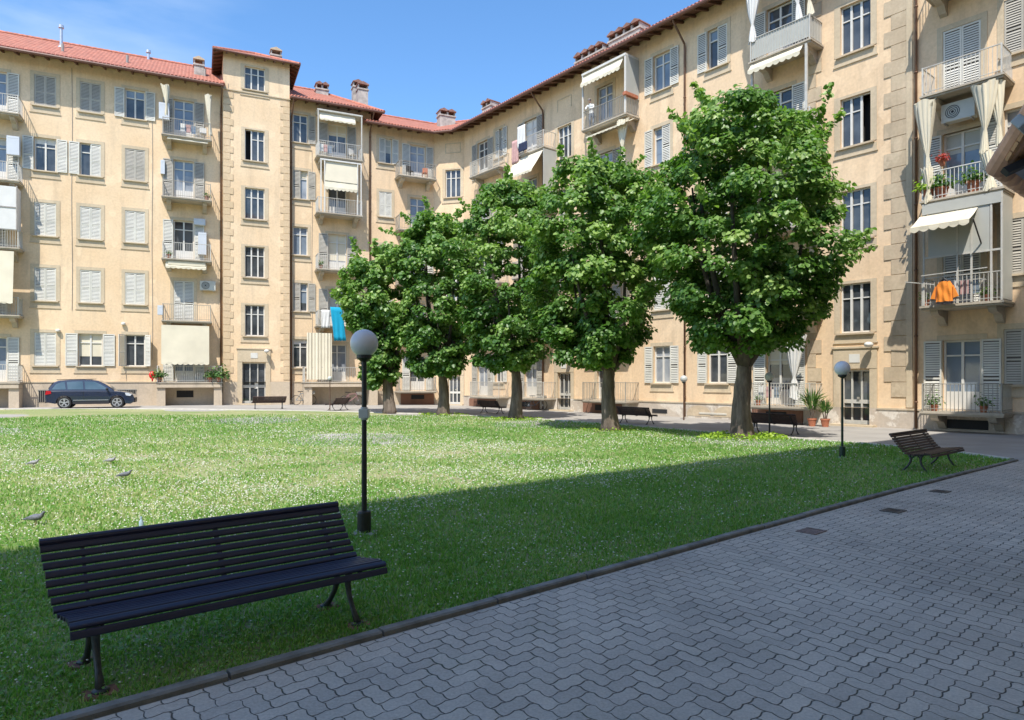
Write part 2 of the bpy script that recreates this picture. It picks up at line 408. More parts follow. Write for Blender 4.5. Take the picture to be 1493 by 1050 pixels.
def wall(F, s0, s1, z0, z1, holes, mat, out=0.0, rev=.2, name='wall'):
    mb = F.mb(); y = -out
    S_ = sorted({s0, s1, *[h[0] for h in holes], *[h[1] for h in holes]}); Z = sorted({z0, z1, *[h[2] for h in holes], *[h[3] for h in holes]})
    S_ = [a for a in S_ if s0 <= a <= s1]; Z = [a for a in Z if z0 <= a <= z1]
    for i in range(len(S_)-1):
        for j in range(len(Z)-1):
            cs = (S_[i]+S_[i+1])/2; cz = (Z[j]+Z[j+1])/2
            if any(h[0] < cs < h[1] and h[2] < cz < h[3] for h in holes): continue
            mb.add([(S_[i], y, Z[j]), (S_[i+1], y, Z[j]), (S_[i+1], y, Z[j+1]), (S_[i], y, Z[j+1])], [(0, 1, 2, 3)])
    for a, b, c, d in holes:
        mb.add([(a, y, c), (b, y, c), (b, y, d), (a, y, d), (a, y+rev, c), (b, y+rev, c), (b, y+rev, d), (a, y+rev, d)],
               [(0,4,5,1), (1,5,6,2), (2,6,7,3), (3,7,4,0)])
    # ends, back and cap: the wall is a real body
    mb.add([(s0, y, z0), (s0, y+10, z0), (s0, y+10, z1), (s0, y, z1)], [(0, 3, 2, 1)])
    mb.add([(s1, y, z0), (s1, y+10, z0), (s1, y+10, z1), (s1, y, z1)], [(0, 1, 2, 3)])
    mb.add([(s0, y+10, z0), (s1, y+10, z0), (s1, y+10, z1), (s0, y+10, z1)], [(1, 0, 3, 2)])
    return mb.build(name, mat, F.root)

def shutter_mesh(mb_f, mb_s, x0, x1, y, z0, z1, thick=.035):
    """one louvred leaf lying in a plane of constant y; front at y"""
    fw = .06
    mb_f.box(x0, x0+fw, y, y+thick, z0, z1); mb_f.box(x1-fw, x1, y, y+thick, z0, z1)
    mb_f.box(x0+fw, x1-fw, y, y+thick, z0, z0+.09); mb_f.box(x0+fw, x1-fw, y, y+thick, z1-.07, z1)
    zm = z0+(z1-z0)*.45; mb_f.box(x0+fw, x1-fw, y, y+thick, zm-.035, zm+.035)
    n = int((z1-z0)/.095)
    for i in range(n):
        z = z0+.1+(z1-z0-.2)*(i+.5)/n
        if abs(z-zm) < .06: continue
        mb_f.add([(x0+fw, y+.004, z-.035), (x1-fw, y+.004, z-.035), (x1-fw, y+thick*.8, z+.035), (x0+fw, y+thick*.8, z+.035)], [(0, 1, 2, 3)])
    mb_s.box(x0+fw, x1-fw, y+thick*.85, y+thick*.95, z0+.09, z1-.07)

def window(F, sc, z0, state='C', w=1.12, h=2.0, out=0, sm=None, door=False, pane=None, surround=True, sillw=True):
    """casement window / balcony door. state: C closed shutters, O open, L left leaf open, R right leaf open, A leaves ajar, N no shutters"""
    x0, x1, z1 = sc-w/2, sc+w/2, z0+h; y = -out
    sm = sm or M['shut']
    win = F.mb(); yb = y+.13
    fw = .07
    win.box(x0, x0+fw, yb, yb+.06, z0, z1); win.box(x1-fw, x1, yb, yb+.06, z0, z1)
    win.box(x0+fw, x1-fw, yb, yb+.06, z0, z0+fw); win.box(x0+fw, x1-fw, yb, yb+.06, z1-fw, z1)
    win.box(sc-.045, sc+.045, yb-.008, yb+.06, z0+fw, z1-fw)
    tz = z0+h*(.72 if not door else .78)
    win.box(x0+fw, sc-.045, yb-.003, yb+.05, tz-.03, tz+.03); win.box(sc+.045, x1-fw, yb-.003, yb+.05, tz-.03, tz+.03)
    if door:
        win.box(x0+fw, sc-.045, yb+.005, yb+.045, z0+fw, z0+.7); win.box(sc+.045, x1-fw, yb+.005, yb+.045, z0+fw, z0+.7)
    wo = win.build('balcony_door' if door else 'window', M['white'], F.root)
    p = F.mb(); p.box(x0+.01, x1-.01, yb+.055, yb+.07, z0+.01, z1-.01)
    p.build('pane', pane or random.choice([M['pane'], M['pane'], M['panec'], M['paneb']]), wo)
    if state in 'OLRHA' and random.random() < .55:
        dz = random.choice([.18, .3, .45, .7])*h; t = F.mb(); t.box(x0+fw, sc-.045, yb+.047, yb+.054, z1-dz, z1-fw); t.box(sc+.045, x1-fw, yb+.047, yb+.054, z1-dz*random.choice([1, 1, .8]), z1-fw); t.build('blind', random.choice([M['cloth'], M['canvas'], M['panelg'], M['paneb']]), wo)
    if surround:
        t = F.mb(); b = .20; pr = .025
        t.box(x0-b, x0, y-pr, y+.01, z0-.0, z1+b); t.box(x1, x1+b, y-pr, y+.01, z0, z1+b); t.box(x0, x1, y-pr, y+.01, z1, z1+b)
        if not door: t.box(x0-b, x1+b, y-pr+.004, y+.01, z0-.42, z0-.07); t.box(x0-b-.05, x1+b+.05, y-pr-.02, y+.01, z0-.46, z0-.42)
        t.build('surround', M['trim'], wo)
    if not door and sillw:
        t = F.mb(); t.box(x0-.12, x1+.12, y-.13, y+.12, z0-.07, z0-.003); t.build('sill', M['trim'], wo)
    def leaf(a, b, yy):
        f_ = F.mb(); s_ = F.mb(); shutter_mesh(f_, s_, a, b, yy, z0+.01, z1-.01)
        so = f_.build('shutter', sm, wo)
        k = len(so.data.polygons); so.data.materials.append(M['slatback'])
        # the gap behind the louvres belongs to the same leaf
        me = so.data; n0 = len(me.vertices); v = [tuple(q.co) for q in me.vertices]+s_.v
        fcs = [tuple(q.vertices) for q in me.polygons]+[tuple(i+n0 for i in q) for q in s_.f]
        me.clear_geometry(); me.from_pydata(v, [], fcs)
        me.polygons.foreach_set('material_index', [0]*k+[1]*len(s_.f)); me.update()
    hw = w/2
    if state in 'CRH': leaf(x0+.01, sc-.004, y-.0)
    if state in 'CL': leaf(sc+.004, x1-.01, y-.0)
    if state in 'OL': leaf(x0-hw-.02, x0-.03, y-.075)
    if state in 'OR': leaf(x1+.03, x1+hw+.02, y-.075)
    if state == 'H': leaf(x1+.03, x1+hw+.02, y-.075)
    if state == 'A':
        for sgn, xe in ((-1, x0), (1, x1)):
            g = F.mb(); g2 = F.mb()
            c_ = math.cos(R(55)); s2 = math.sin(R(55))
            RM = F.T @ Matrix.Translation(Vector((xe, y-.03, 0))) @ Matrix.Rotation(R(-125 if sgn < 0 else -55), 4, 'Z')
            g = MB(RM); g2 = MB(RM)
            shutter_mesh(g, g2, 0, hw, 0, z0+.01, z1-.01)
            so = g.build('shutter', sm, wo)
    return wo
def hole(sc, z0, w, h): return (sc-w/2, sc+w/2, z0, z0+h)

def stair_window(F, sc, z0, w=1.25, h=2.1, out=0, openp=None):
    x0, x1, z1 = sc-w/2, sc+w/2, z0+h; y = -out; yb = y+.12
    m = F.mb(); fw = .055
    m.box(x0, x0+fw, yb, yb+.06, z0, z1); m.box(x1-fw, x1, yb, yb+.06, z0, z1)
    m.box(x0+fw, x1-fw, yb, yb+.06, z0, z0+.07); m.box(x0+fw, x1-fw, yb, yb+.06, z1-.055, z1)
    for k in (1, 2):
        c = x0+w*k/3; m.box(c-.045, c+.045, yb-.01, yb+.06, z0+.07, z1-.055)
    tz = z0+h*.70
    for k in range(3):
        if k == openp: continue
        m.box(x0+w*k/3+.05, x0+w*(k+1)/3-.05, yb+.004, yb+.05, tz-.025, tz+.025)
    wo = m.build('window', M['white'], F.root)
    p = F.mb()
    for k in range(3):
        if k == openp: continue
        p.box(x0+w*k/3+.01, x0+w*(k+1)/3-.01, yb+.055, yb+.07, z0+.01, z1-.01)
    p.build('pane', M['pane'], wo)
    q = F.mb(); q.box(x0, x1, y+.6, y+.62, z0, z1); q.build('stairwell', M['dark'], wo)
    t = F.mb(); t.box(x0-.16, x1+.16, y-.13, y+.11, z0-.08, z0-.003); t.build('sill', M['quoin'], wo)
    t = F.mb(); b = .25; t.box(x0-b, x0, y-.02, y+.01, z0, z1+.12); t.box(x1, x1+b, y-.02, y+.01, z0, z1+.12); t.box(x0, x1, y-.02, y+.01, z1, z1+.12)
    t.box(x0-b, x1+b, y-.02, y+.01, z0-.40, z0-.08); t.box(x0-b-.04, x1+b+.04, y-.05, y+.01, z0-.45, z0-.40); t.build('surround', M['trim'], wo)

def scallop(mb, s0, s1, y, z, drop=.22, n=None):
    n = n or max(4, int((s1-s0)/.28))
    for i in range(n):
        a = s0+(s1-s0)*i/n; b = s0+(s1-s0)*(i+1)/n; pts = []
        for k in range(7):
            t = k/6; pts.append((a+(b-a)*t, y+.01*math.sin(i*2.1), z-drop*(.6+.4*math.sin(PI*t))))
        mb.add([(a, y, z), (b, y, z)]+pts[::-1], [tuple(range(9))])

def awning(F, par, s0, s1, out0, z0, out1, z1, drop=.24):
    """canvas from (out0,z0) at the roller to (out1,z1) at the front bar"""
    m = F.mb(); n = 10; vs = []
    for i in range(n+1):
        for j in range(7):
            t = j/6; sag = .06*math.sin(PI*t)*(.5+.5*math.sin(i*1.9))
            vs.append((s0+(s1-s0)*i/n, -(out0+(out1-out0)*t), z0+(z1-z0)*t-sag))
    m.add(vs, [(i*7+j, (i+1)*7+j, (i+1)*7+j+1, i*7+j+1) for i in range(n) for j in range(6)])
    if drop: scallop(m, s0, s1, -out1, z1, drop)
    o = m.build('awning', M['canvas'], par)
    md = o.modifiers.new('t', 'SOLIDIFY'); md.thickness = .012
    return o
def tied_curtain(F, par, s, out, ztop, zbot, w=.42, wb=.25, mat=None):
    """gathered cloth: wide pleats at the top pulled in to a tie, a short tail below"""
    m = F.mb(); H = ztop-zbot; n = 18; rows = []; k = 40; ph = random.uniform(0, 6)
    for i in range(n+1):
        t = i/n
        if t < .66: r = w*.75*(1-t/.66)**.75+.045
        else: r = .045+(wb*.5)*((t-.66)/.34)**.7
        lean = .08*math.sin(t*2.2+ph)+.05*t
        for j in range(k):
            a = 2*PI*j/k; f = 1+(.16*math.sin(j*PI*.62+ph)+.07*math.sin(j*2.9+i*.35))
            rows.append((s+lean+r*f*math.cos(a), -(out+(r*.30+.02)*(f+.35*math.sin(j*PI*.62+1))*math.sin(a)), ztop-H*t-.05*math.cos(a*3+ph)*(1 if i in (0, n) else 0)))
    m.add(rows, [(i*k+j, i*k+(j+1) % k, (i+1)*k+(j+1) % k, (i+1)*k+j) for i in range(n) for j in range(k)])
    return m.build('curtain', mat or M['canvas'], par, smooth=True)

def balcony(F, s0, s1, z, out=1.15, rail='bars', base=0, side=True, bracket=True, mat=None, rmat=None, h=1.02, th=.16):
    """slab with bullnose, brackets and iron railing; base = wall plane offset"""
    m = F.mb(); y0 = -base+.02; y1 = -base-out
    m.box(s0, s1, y1+.06, y0, z-th, z); m.box(s0-.04, s1+.04, y1, y0, z-th*.55, z-.02)
    par = m.build('balcony', mat or M['cement'], F.root)
    if bracket:
        for c in (s0+.38, s1-.38):
            q = F.mb(); pf = [(y0, z-th), (y1+.22, z-th), (y1+.22, z-th-.10), (y1+.35, z-th-.2), (y0-.42, z-th-.27), (y0-.2, z-th-.5), (y0, z-th-.58)]
            q.prism([(p[0], p[1]) for p in pf], c-.13, c+.13, 'x'); q.build('bracket', mat or M['cement'], par)
    r = F.mb(); yr = y1+.07; zt = z+h
    ends = [(s0+.05, yr), (s1-.05, yr)]
    path = [((s0+.05, y0-.02), (s0+.05, yr)), ((s0+.05, yr), (s1-.05, yr)), ((s1-.05, yr), (s1-.05, y0-.02))]
    for a, b in path:
        L = math.hypot(b[0]-a[0], b[1]-a[1])
        r.bar((a[0], a[1], zt), (b[0], b[1], zt), .045, .03); r.bar((a[0], a[1], z+.1), (b[0], b[1], z+.1), .03, .02)
        if rail != 'panel':
            n = max(2, int(L/.125))
            for i in range(n+1):
                t = i/n; x = a[0]+(b[0]-a[0])*t; yy = a[1]+(b[1]-a[1])*t
                r.box(x-.009, x+.009, yy-.009, yy+.009, z+.0, zt)
    for x, yy in ends: r.box(x-.025, x+.025, yy-.025, yy+.025, z, zt+.03)
    ro = r.build('railing', rmat or random.choice([M['iron'], M['ironl']]), par)
    if rail in ('matted', 'glass'):
        q = F.mb(); q.box(s0+.09, s1-.09, yr+.025, yr+.035, z+.1, zt-.02)
        for x in (s0+.085, s1-.085): q.box(x-.005, x+.005, yr+.035, y0-.05, z+.1, zt-.02)
        q.build('screen', M['panelg'] if rail == 'matted' else M['paneb'], par)
    return par

def leafcloud(C, Nn, size, spread=None, tilt=.6, name='foliage', mat=None, parent=None, aspect=.85, droop=.35, rnd=None):
    """C leaf centres (n,3), Nn preferred normals (n,3); folded six-point leaves"""
    n = len(C); nn = Nn+rng.normal(0, tilt, (n, 3)); nn /= np.linalg.norm(nn, axis=1)[:, None]+1e-9
    t = rng.normal(0, 1, (n, 3)); t[:, 2] -= droop*2
    t -= nn*(t*nn).sum(1)[:, None]; t /= np.linalg.norm(t, axis=1)[:, None]+1e-9
    b = np.cross(nn, t); L = size*rng.uniform(.65, 1.25, n)[:, None]; W = L*aspect*.5
    fold = nn*(L*.12)
    P = np.stack([C, C+t*L*.25-b*W+fold, C+t*L*.7-b*W*.75+fold*.8, C+t*L, C+t*L*.7+b*W*.75+fold*.8, C+t*L*.25+b*W+fold], 1).reshape(-1, 3)
    base = np.arange(n)[:, None]*6
    F = np.concatenate([base+np.array([0, 3, 2, 1]), base+np.array([0, 5, 4, 3])], 0)
    rr = rng.random(n) if rnd is None else rnd
    return np_mesh(name, P, F, mat, parent, np.concatenate([rr, rr]))

def pot_plant(F, s, out, z, label, kind='bush', sz=.35, leaves=160, potc=None, cat='plant', group=None, pot_h=.24, mat=None):
    w = F.world(s, out, z); r = empty('potted_plant', w, 0, label, cat, group)
    m = MB(); m.lathe([(pot_h*.38, 0), (pot_h*.55, pot_h*.85), (pot_h*.62, pot_h*.86), (pot_h*.62, pot_h), (pot_h*.5, pot_h*.97)], n=14); m.build('pot', potc or M['terra'], r, smooth=False)
    C = rng.normal(0, .42, (leaves, 3))*sz; C[:, 2] = np.abs(C[:, 2])*1.2+pot_h
    leafcloud(C, C/np.linalg.norm(C, axis=1)[:, None]+np.array([0, 0, .4]), max(.06, sz*.3), mat=mat or M['leafp'], parent=r)
    return r

# ---- roofs
def line_off(P, ang, o):
    n = (math.sin(ang), -math.cos(ang)); return (P[0]+n[0]*o, P[1]+n[1]*o)
def isect(P, a, Q, b):
    d1 = (math.cos(a), math.sin(a)); d2 = (math.cos(b), math.sin(b)); det = d1[0]*-d2[1]+d2[0]*d1[1]
    rx, ry = Q[0]-P[0], Q[1]-P[1]; t = (rx*-d2[1]+d2[0]*ry)/det
    return (P[0]+d1[0]*t, P[1]+d1[1]*t)
def rough_roof(root, segs, zE, rise, over, ridge_in, name='roof', soff=True, hip_end=True):
    """segs: list of (P, ang, s0, s1); mitred between segments. Eave line at offset over, ridge at -ridge_in"""
    def path(off, z):
        pts = []
        for i, (P, a, s0, s1) in enumerate(segs):
            Q = line_off(P, a, off)
            if i == 0: pts.append((Q[0]+math.cos(a)*s0, Q[1]+math.sin(a)*s0))
            if i < len(segs)-1: pts.append(isect(Q, a, line_off(segs[i+1][0], segs[i+1][1], off), segs[i+1][1]))
            else: pts.append((Q[0]+math.cos(a)*s1, Q[1]+math.sin(a)*s1))
        return [Vector((p[0], p[1], z)) for p in pts]
    e = path(over, zE); r = path(-ridge_in, zE+rise); bk = path(-2*ridge_in-over, zE)
    wl = path(0.0, zE+.02)
    if hip_end:
        d = Vector((math.cos(segs[-1][1]), math.sin(segs[-1][1]), 0)); r[-1] -= d*4.0
    T = Matrix.Translation(-root.location)
    m = MB(T); L = 0
    for i in range(len(e)-1):
        l = (e[i+1]-e[i]).length; sl = (r[i]-e[i]).length
        off0 = (r[i]-e[i]).dot((e[i+1]-e[i]).normalized()); off1 = (r[i+1]-e[i]).dot((e[i+1]-e[i]).normalized())
        hh = math.hypot(ridge_in+over, rise)
        m.add([e[i], e[i+1], r[i+1], r[i]], [(0, 1, 2, 3)], [[(L, 0), (L+l, 0), (L+off1, hh), (L+off0, hh)]])
        m.add([bk[i], bk[i+1], r[i+1], r[i]], [(1, 0, 3, 2)], [[(L+l, 0), (L, 0), (L+off0, hh), (L+off1, hh)]])
        L += l
    m.add([e[-1], bk[-1], r[-1]], [(0, 1, 2)], [[(0, 0), (12, 0), (6, 6)]])
    m.add([e[0], bk[0], r[0]], [(0, 2, 1)], [[(0, 0), (6, 6), (12, 0)]])
    ro = m.build(name, M['tiles'], root)
    # the scalloped tile ends at the eave, ridge caps
    q = MB(T)
    for i in range(len(e)-1):
        d = (e[i+1]-e[i]); l = d.length; d.normalize(); n = int(l/.22); up = (r[i]-e[i]); up = (up-d*up.dot(d)).normalized()
        for k in range(n):
            p = e[i]+d*(k+.5)*.22
            q.tube([p-up*.07+Vector((0, 0, .03)), p+up*.35+Vector((0, 0, .03))], [.085, .07], 6)
    q.build('tile_ends', M['tiles2'], ro)
    q = MB(T)
    for i in range(len(r)-1):
        l = (r[i+1]-r[i]).length; n = max(1, int(l/.4)); 
        for k in range(n):
            a = r[i].lerp(r[i+1], k/n); b = r[i].lerp(r[i+1], (k+1.1)/n); q.tube([a, b], [.13, .11], 8)
    q.tube([r[-1], e[-1]], .12, 8); q.build('ridge_caps', M['tiles2'], ro)
    # soffit, rafters, gutter
    q = MB(T)
    for i in range(len(e)-1):
        a, b, c, d_ = e[i]+Vector((0, 0, -.10)), e[i+1]+Vector((0, 0, -.10)), wl[i+1]+Vector((0, 0, .22)), wl[i]+Vector((0, 0, .22))
        if i < len(e)-1:
            q.add([a, b, c, d_], [(0, 3, 2, 1)])
        dd = (e[i+1]-e[i]); l = dd.length; dd.normalize(); nn = int(l/.75)
        off = (wl[i]-e[i]); off = off-dd*off.dot(dd)
        for k in range(nn):
            p = e[i]+dd*(k+.5)*.75
            q.bar(p+Vector((0, 0, -.17)), p+off+Vector((0, 0, .12)), .09, .12)
    q.build('soffit', M['soffit'], ro)
    q = MB(T)
    for i in range(len(e)-1):
        dd = (e[i+1]-e[i]).normalized(); nn = Vector((dd.y, -dd.x, 0))
        q.tube([e[i]+nn*.08+Vector((0, 0, -.10)), e[i+1]+nn*.08+Vector((0, 0, -.10))], .095, 8)
    q.build('gutter', M['gutter'], ro)
    q = MB(T); q.box(0, 0, 0, 0, 0, 0) if False else None
    return ro
M['tiles2'] = simple('terracotta_tile_ends', (.46, .17, .11), .85, .35, 5)

def chimney(par, F, s, out, z0, w, d, h, kind='tiled'):
    m = F.mb(); y = -out
    m.box(s-w/2, s+w/2, y-d/2, y+d/2, z0-1.5, z0+h); m.box(s-w/2-.06, s+w/2+.06, y-d/2-.06, y+d/2+.06, z0+h-.10, z0+h)
    n = max(1, round(w/.55))
    for i in range(n+1):
        x = s-w/2+w*i/n; m.box(max(s-w/2, x-.07), min(s+w/2, x+.07), y-d/2, y+d/2, z0+h, z0+h+.28)
    co = m.build('chimney', M['brickw'], par)
    t = F.mb()
    for i in range(n):
        a = s-w/2+w*i/n-.06; b = s-w/2+w*(i+1)/n+.06; c = (a+b)/2; z = z0+h+.28
        t.prism([(a, z), (b, z), (b, z+.06), (c, z+.24), (a, z+.06)], y-d/2-.12, y+d/2+.12, 'y')
    t.build('chimney_cap', M['captile'] if kind == 'tiled' else M['quoin'], co)
def flue(par, F, s, out, z0, h=1.1):
    m = F.mb(); m.tube([(s, -out, z0-.6), (s, -out, z0+h)], .09, 10); m.tube([(s, -out, z0+h+.02), (s, -out, z0+h+.2)], [.16, .15], 10)
    m.tube([(s, -out, z0-.1), (s, -out, z0+.05)], [.22, .13], 10); m.build('flue', M['alloy'], par)

def downpipe(F, s, z0, z1, out=.1, mat=None, swan=True, over=1.0):
    m = F.mb(); pts = [(s, -out, z0), (s, -out, z1-1.3)]
    m.tube(pts+([(s+.02, -out-.05, z1-1.1), (s+.03, -over, z1-.25), (s+.03, -over-.03, z1-.05)] if swan else []), .055, 8)
    z = z0+1
    while z < z1-1.5: m.tube([(s, -out, z), (s, -out, z+.05)], .075, 8); z += 2.6
    return m.build('downpipe', mat or M['pipe'], F.root, smooth=True)

def quoins(F, s0, s1, z0, z1, out, alt=.18, side=1, mat=None, h=.46):
    m = F.mb(); z = z0; i = 0
    while z < z1-.1:
        e = alt if i % 2 else 0
        a, b = (s0-e, s1) if side < 0 else (s0, s1+e)
        m.box(a, b, -out-.035, -out+.02, z+.012, min(z+h, z1)-.012); z += h; i += 1
    return m.build('quoins', mat or M['quoin'], F.root)
def wall_lamp(F, s, out, z, big=True):
    m = F.mb(); m.bar((s, -out, z), (s, -out-.35, z+.12), .04); m.build('lamp_arm', M['iron'], F.root)
    m = F.mb(); m.ball((s, -out-.42, z+.10), .17, 14, 8, (1, 1.3, .7)); m.build('wall_lamp', M['white'], F.root, smooth=True)
def ac_unit(F, par, s, out, z, w=.95, h=.62):
    m = F.mb(); m.box(s-w/2, s+w/2, -out-.36, -out-.02, z, z+h); o = m.build('air_conditioner', M['acg'], F.root, bevel=.02)
    m = F.mb(); c = (s-w*.15, -out-.37, z+h/2)
    for r_ in (.24, .18, .11): m.add([(c[0]+rr*math.cos(2*PI*k/20), c[1], c[2]+rr*math.sin(2*PI*k/20)) for k in range(20) for rr in (r_, r_-.025)], [(2*k, (2*k+2) % 40, (2*k+3) % 40, 2*k+1) for k in range(20)])
    m.add([(c[0]+.05*math.cos(2*PI*k/12), c[1], c[2]+.05*math.sin(2*PI*k/12)) for k in range(12)], [tuple(range(12))])
    m.build('fan_grille', M['black'], o)
    m = F.mb(); m.box(s-w/2+.1, s-w/2+.15, -out-.38, -out, z-.06, z-.005); m.box(s+w/2-.15, s+w/2-.1, -out-.38, -out, z-.06, z-.005); m.build('mounting_bracket', M['iron'], o)
def cabinet(F, s, out, z, w=.5, h=.85, d=.3, name='wall_cabinet', mat=None):
    m = F.mb(); m.box(s-w/2, s+w/2, -out-d, -out, z, z+h); m.box(s-w/2+.06, s+w/2-.06, -out-d-.006, -out-d+.002, z+h-.14, z+h-.06)
    return m.build(name, mat or M['box'], F.root, bevel=.015)
def hanging_cloth(F, s0, s1, out, z0, z1, mat, name, label, cat, shear=0, group=None, thick=.02):
    w = F.world((s0+s1)/2, out, z0); o_ = MB(Matrix.Translation(-Vector(w)) @ F.W); n = 12; vs = []
    for i in range(n+1):
        for j in range(9):
            t = j/8; vs.append((s0+(s1-s0)*i/n+shear*t, -(out+.04*math.sin(i*1.3+j*.4)*t), z1-(z1-z0)*t-.03*math.sin(i*2.2)*t))
    o_.add(vs, [(i*9+j, i*9+j+1, (i+1)*9+j+1, (i+1)*9+j) for i in range(n) for j in range(8)])
    ob = o_.build(name, mat, None, smooth=True); ob.location = w
    md = ob.modifiers.new('t', 'SOLIDIFY'); md.thickness = thick
    tag(ob, label, cat, group); return ob

# ================================================================== LEFT BLOCK
FLZ = [1.57+3.96*i for i in range(5)]; SZ = [z+1.0 for z in FLZ]
sT0, sT1 = FL.s_(325), FL.s_(421); sBe = FL.s_(541)
ZE_L, ZE_R = 21.15, 20.3
holes = []; wins = []
colsL = [(66, 'CCCOC', [.95]), (132, 'OCCLC', None), (197, 'ACCCO', None)]
for u, st, _ in colsL:
    sc = FL.s_(u)
    for r in range(5):
        h = 1.86 if r == 4 else 2.02; hz = SZ[r]; ww = 1.12
        if u == 132 and r == 0: ww = 1.3
        holes.append(hole(sc, hz, ww, h)); wins.append((FL, sc, hz, st[r], ww, h, M['shutgrey'] if (u, r) in ((66, 4), (132, 4), (197, 3)) else M['shut']))
sBalA, sBalB = FL.s_(-8), FL.s_(268)
for r in range(5):
    for sc in (sBalA, sBalB): holes.append(hole(sc, FLZ[r]+.03, 1.2, 2.65))
sBalA2 = sBalA-5
for r in range(5): holes.append(hole(sBalA2-1, SZ[r], 1.12, 2.0)); wins.append((FL, sBalA2-1, SZ[r], 'C', 1.12, 2.0, M['shut']))
sBw = FL.s_(438)
stB = 'NHHLO'
stB = ['O', 'R', 'N', 'H', 'O']
for r in range(5):
    holes.append(hole(sBw, SZ[r], 1.0, 2.0)); wins.append((FL, sBw, SZ[r], stB[r], 1.0, 2.0, M['shutgrey']))
sBb = FL.s_(492)
for r in range(5): holes.append(hole(sBb, FLZ[r]+.03, 1.3, 2.65))
wall(FL, -18, sT0+.02, 1.57, ZE_L+.3, [h for h in holes if h[1] < sT0], M['wall_l'])
wall(FL, sT1-.02, sBe, 1.57, ZE_L+.3, [h for h in holes if h[0] > sT1], M['wall_l'])
wall(FL, -18, sT0+.02, -.5, 1.57, [], M['plinth'], out=.06, name='plinth')
wall(FL, sT1-.02, sBe, -.5, 1.57, [], M['plinth'], out=.06, name='plinth')
m = FL.mb(); m.box(-18, sT0, -.10, 0, 1.53, 1.60); m.box(sT1, sBe, -.10, 0, 1.53, 1.60); m.build('string_course', M['trim'], rootL)
for a in wins: window(a[0], a[1], a[2], a[3], a[4], a[5], sm=a[6])
# cellar gratings in the plinth
for u in (78, 178):
    sc = FL.s_(u); m = FL.mb(); m.box(sc-.75, sc+.75, -.075, -.05, .35, 1.05); g = m.build('cellar_grate', M['dark'], rootL)
    m = FL.mb()
    for k in range(16): m.box(sc-.75+k*.1, sc-.73+k*.1, -.10, -.08, .35, 1.05)
    m.box(sc-.8, sc+.8, -.105, -.062, 1.05, 1.11); m.build('grate_bars', M['iron'], g)
# tower
hT = []
sTc = FT.s_(371.5)
tz = [EYE+v for v in (2.98, 6.95, 10.9, 14.85)]
for z in tz: hT.append(hole(sTc, z, 1.25, 2.1))
ztop = EYE+19.65; hT.append(hole(sTc, ztop, 1.3, 1.55)); hT.append(hole(sTc-.05, .12, 1.5, 2.75))
ZE_T = EYE+21.75
wall(FT, sT0, sT1, 1.57, ZE_T+.25, [h if h[2] > 1.5 else (h[0], h[1], 1.57, h[3]) for h in hT], M['wall_l'])
wall(FT, sT0, sT1, -.5, 1.57, [(sTc-.8, sTc+.7, .12, 1.57)], M['plinth'], out=.05, name='plinth')
for i, z in enumerate(tz): stair_window(FT, sTc, z, openp=0 if i == 3 else None)
stair_window(FT, sTc, ztop, 1.3, 1.55)
m = FT.mb(); m.box(sT0-.05, sT1+.05, -.07, 0, ztop-.28, ztop-.2); m.build('string_course', M['trim'], rootL)
quoins(FT, sT0, sT0+.42, 1.7, ztop-.4, 0, .2, 1, M['trimsoft']); quoins(FT, sT1-.42, sT1, 1.7, ztop-.4, 0, .2, -1, M['trimsoft'])
def street_door(F, sc, z0, w, h, out, white=False):
    m = F.mb(); y = -out+.15; x0, x1, z1 = sc-w/2, sc+w/2, z0+h
    m.box(x0, x0+.07, y, y+.06, z0, z1); m.box(x1-.07, x1, y, y+.06, z0, z1); m.box(x0+.07, x1-.07, y, y+.06, z1-.07, z1)
    for k in (1, 2): c = x0+w*k/3; m.box(c-.035, c+.035, y-.004, y+.06, z0, z1-.07)
    m.box(x0+.07, x1-.07, y+.004, y+.05, z0+h*.38, z0+h*.45); m.box(x0+.07, x1-.07, y+.004, y+.05, z0, z0+.16)
    d = m.build('door', M['white'] if white else M['ironl'], F.root)
    q = F.mb(); q.box(x0, x1, y+.055, y+.07, z0, z1); q.build('pane', M['pane'], d)
    q = F.mb(); q.box(sc+.02, sc+.12, y-.05, y, z0+1.05, z0+1.15); q.build('handle', M['iron'], d)
    t = F.mb(); t.box(x0-.3, x0, -out-.06, -out+.02, z0-.1, z1+.05); t.box(x1, x1+.3, -out-.06, -out+.02, z0-.1, z1+.05); t.box(x0-.3, x1+.3, -out-.075, -out+.02, z1+.05, z1+.9); t.box(x0-.36, x1+.36, -out-.12, -out+.02, z1+.9, z1+.98)
    t.box(x0-.3, x1+.3, -out-.5, -out+.3, z0-.25, z0)
    t.build('door_surround', M['trim'], F.root)
    q = F.mb(); q.box(sc-.22, sc+.22, -out-.095, -out-.077, z1+.3, z1+.66); q.build('number_plate', M['white'], F.root)
street_door(FT, sTc-.05, .12, 1.5, 2.75, 0)
q = FT.mb(); q.box(sTc-.0, sTc+.22, .125, .135, 1.1, 1.5); q.build('notice', M['white'], rootL)
wall_lamp(FT, FT.s_(388), 0, EYE+1.85)
for (F_, u, z0_, z1_, u2) in ((FL, 105, 6.0, 21.0, 0), (FL, 222, 3.0, 19.0, 0), (FT, 333, 4.0, 21.5, 0), (FL, 455, 2.5, 18.0, 0)):
    m = F_.mb(); sx = F_.s_(u); m.tube([(sx+.02*math.sin(k), -.02, z0_+(z1_-z0_)*k/10) for k in range(11)], .014, 5); m.build('cable', M['pipeg'], rootL)
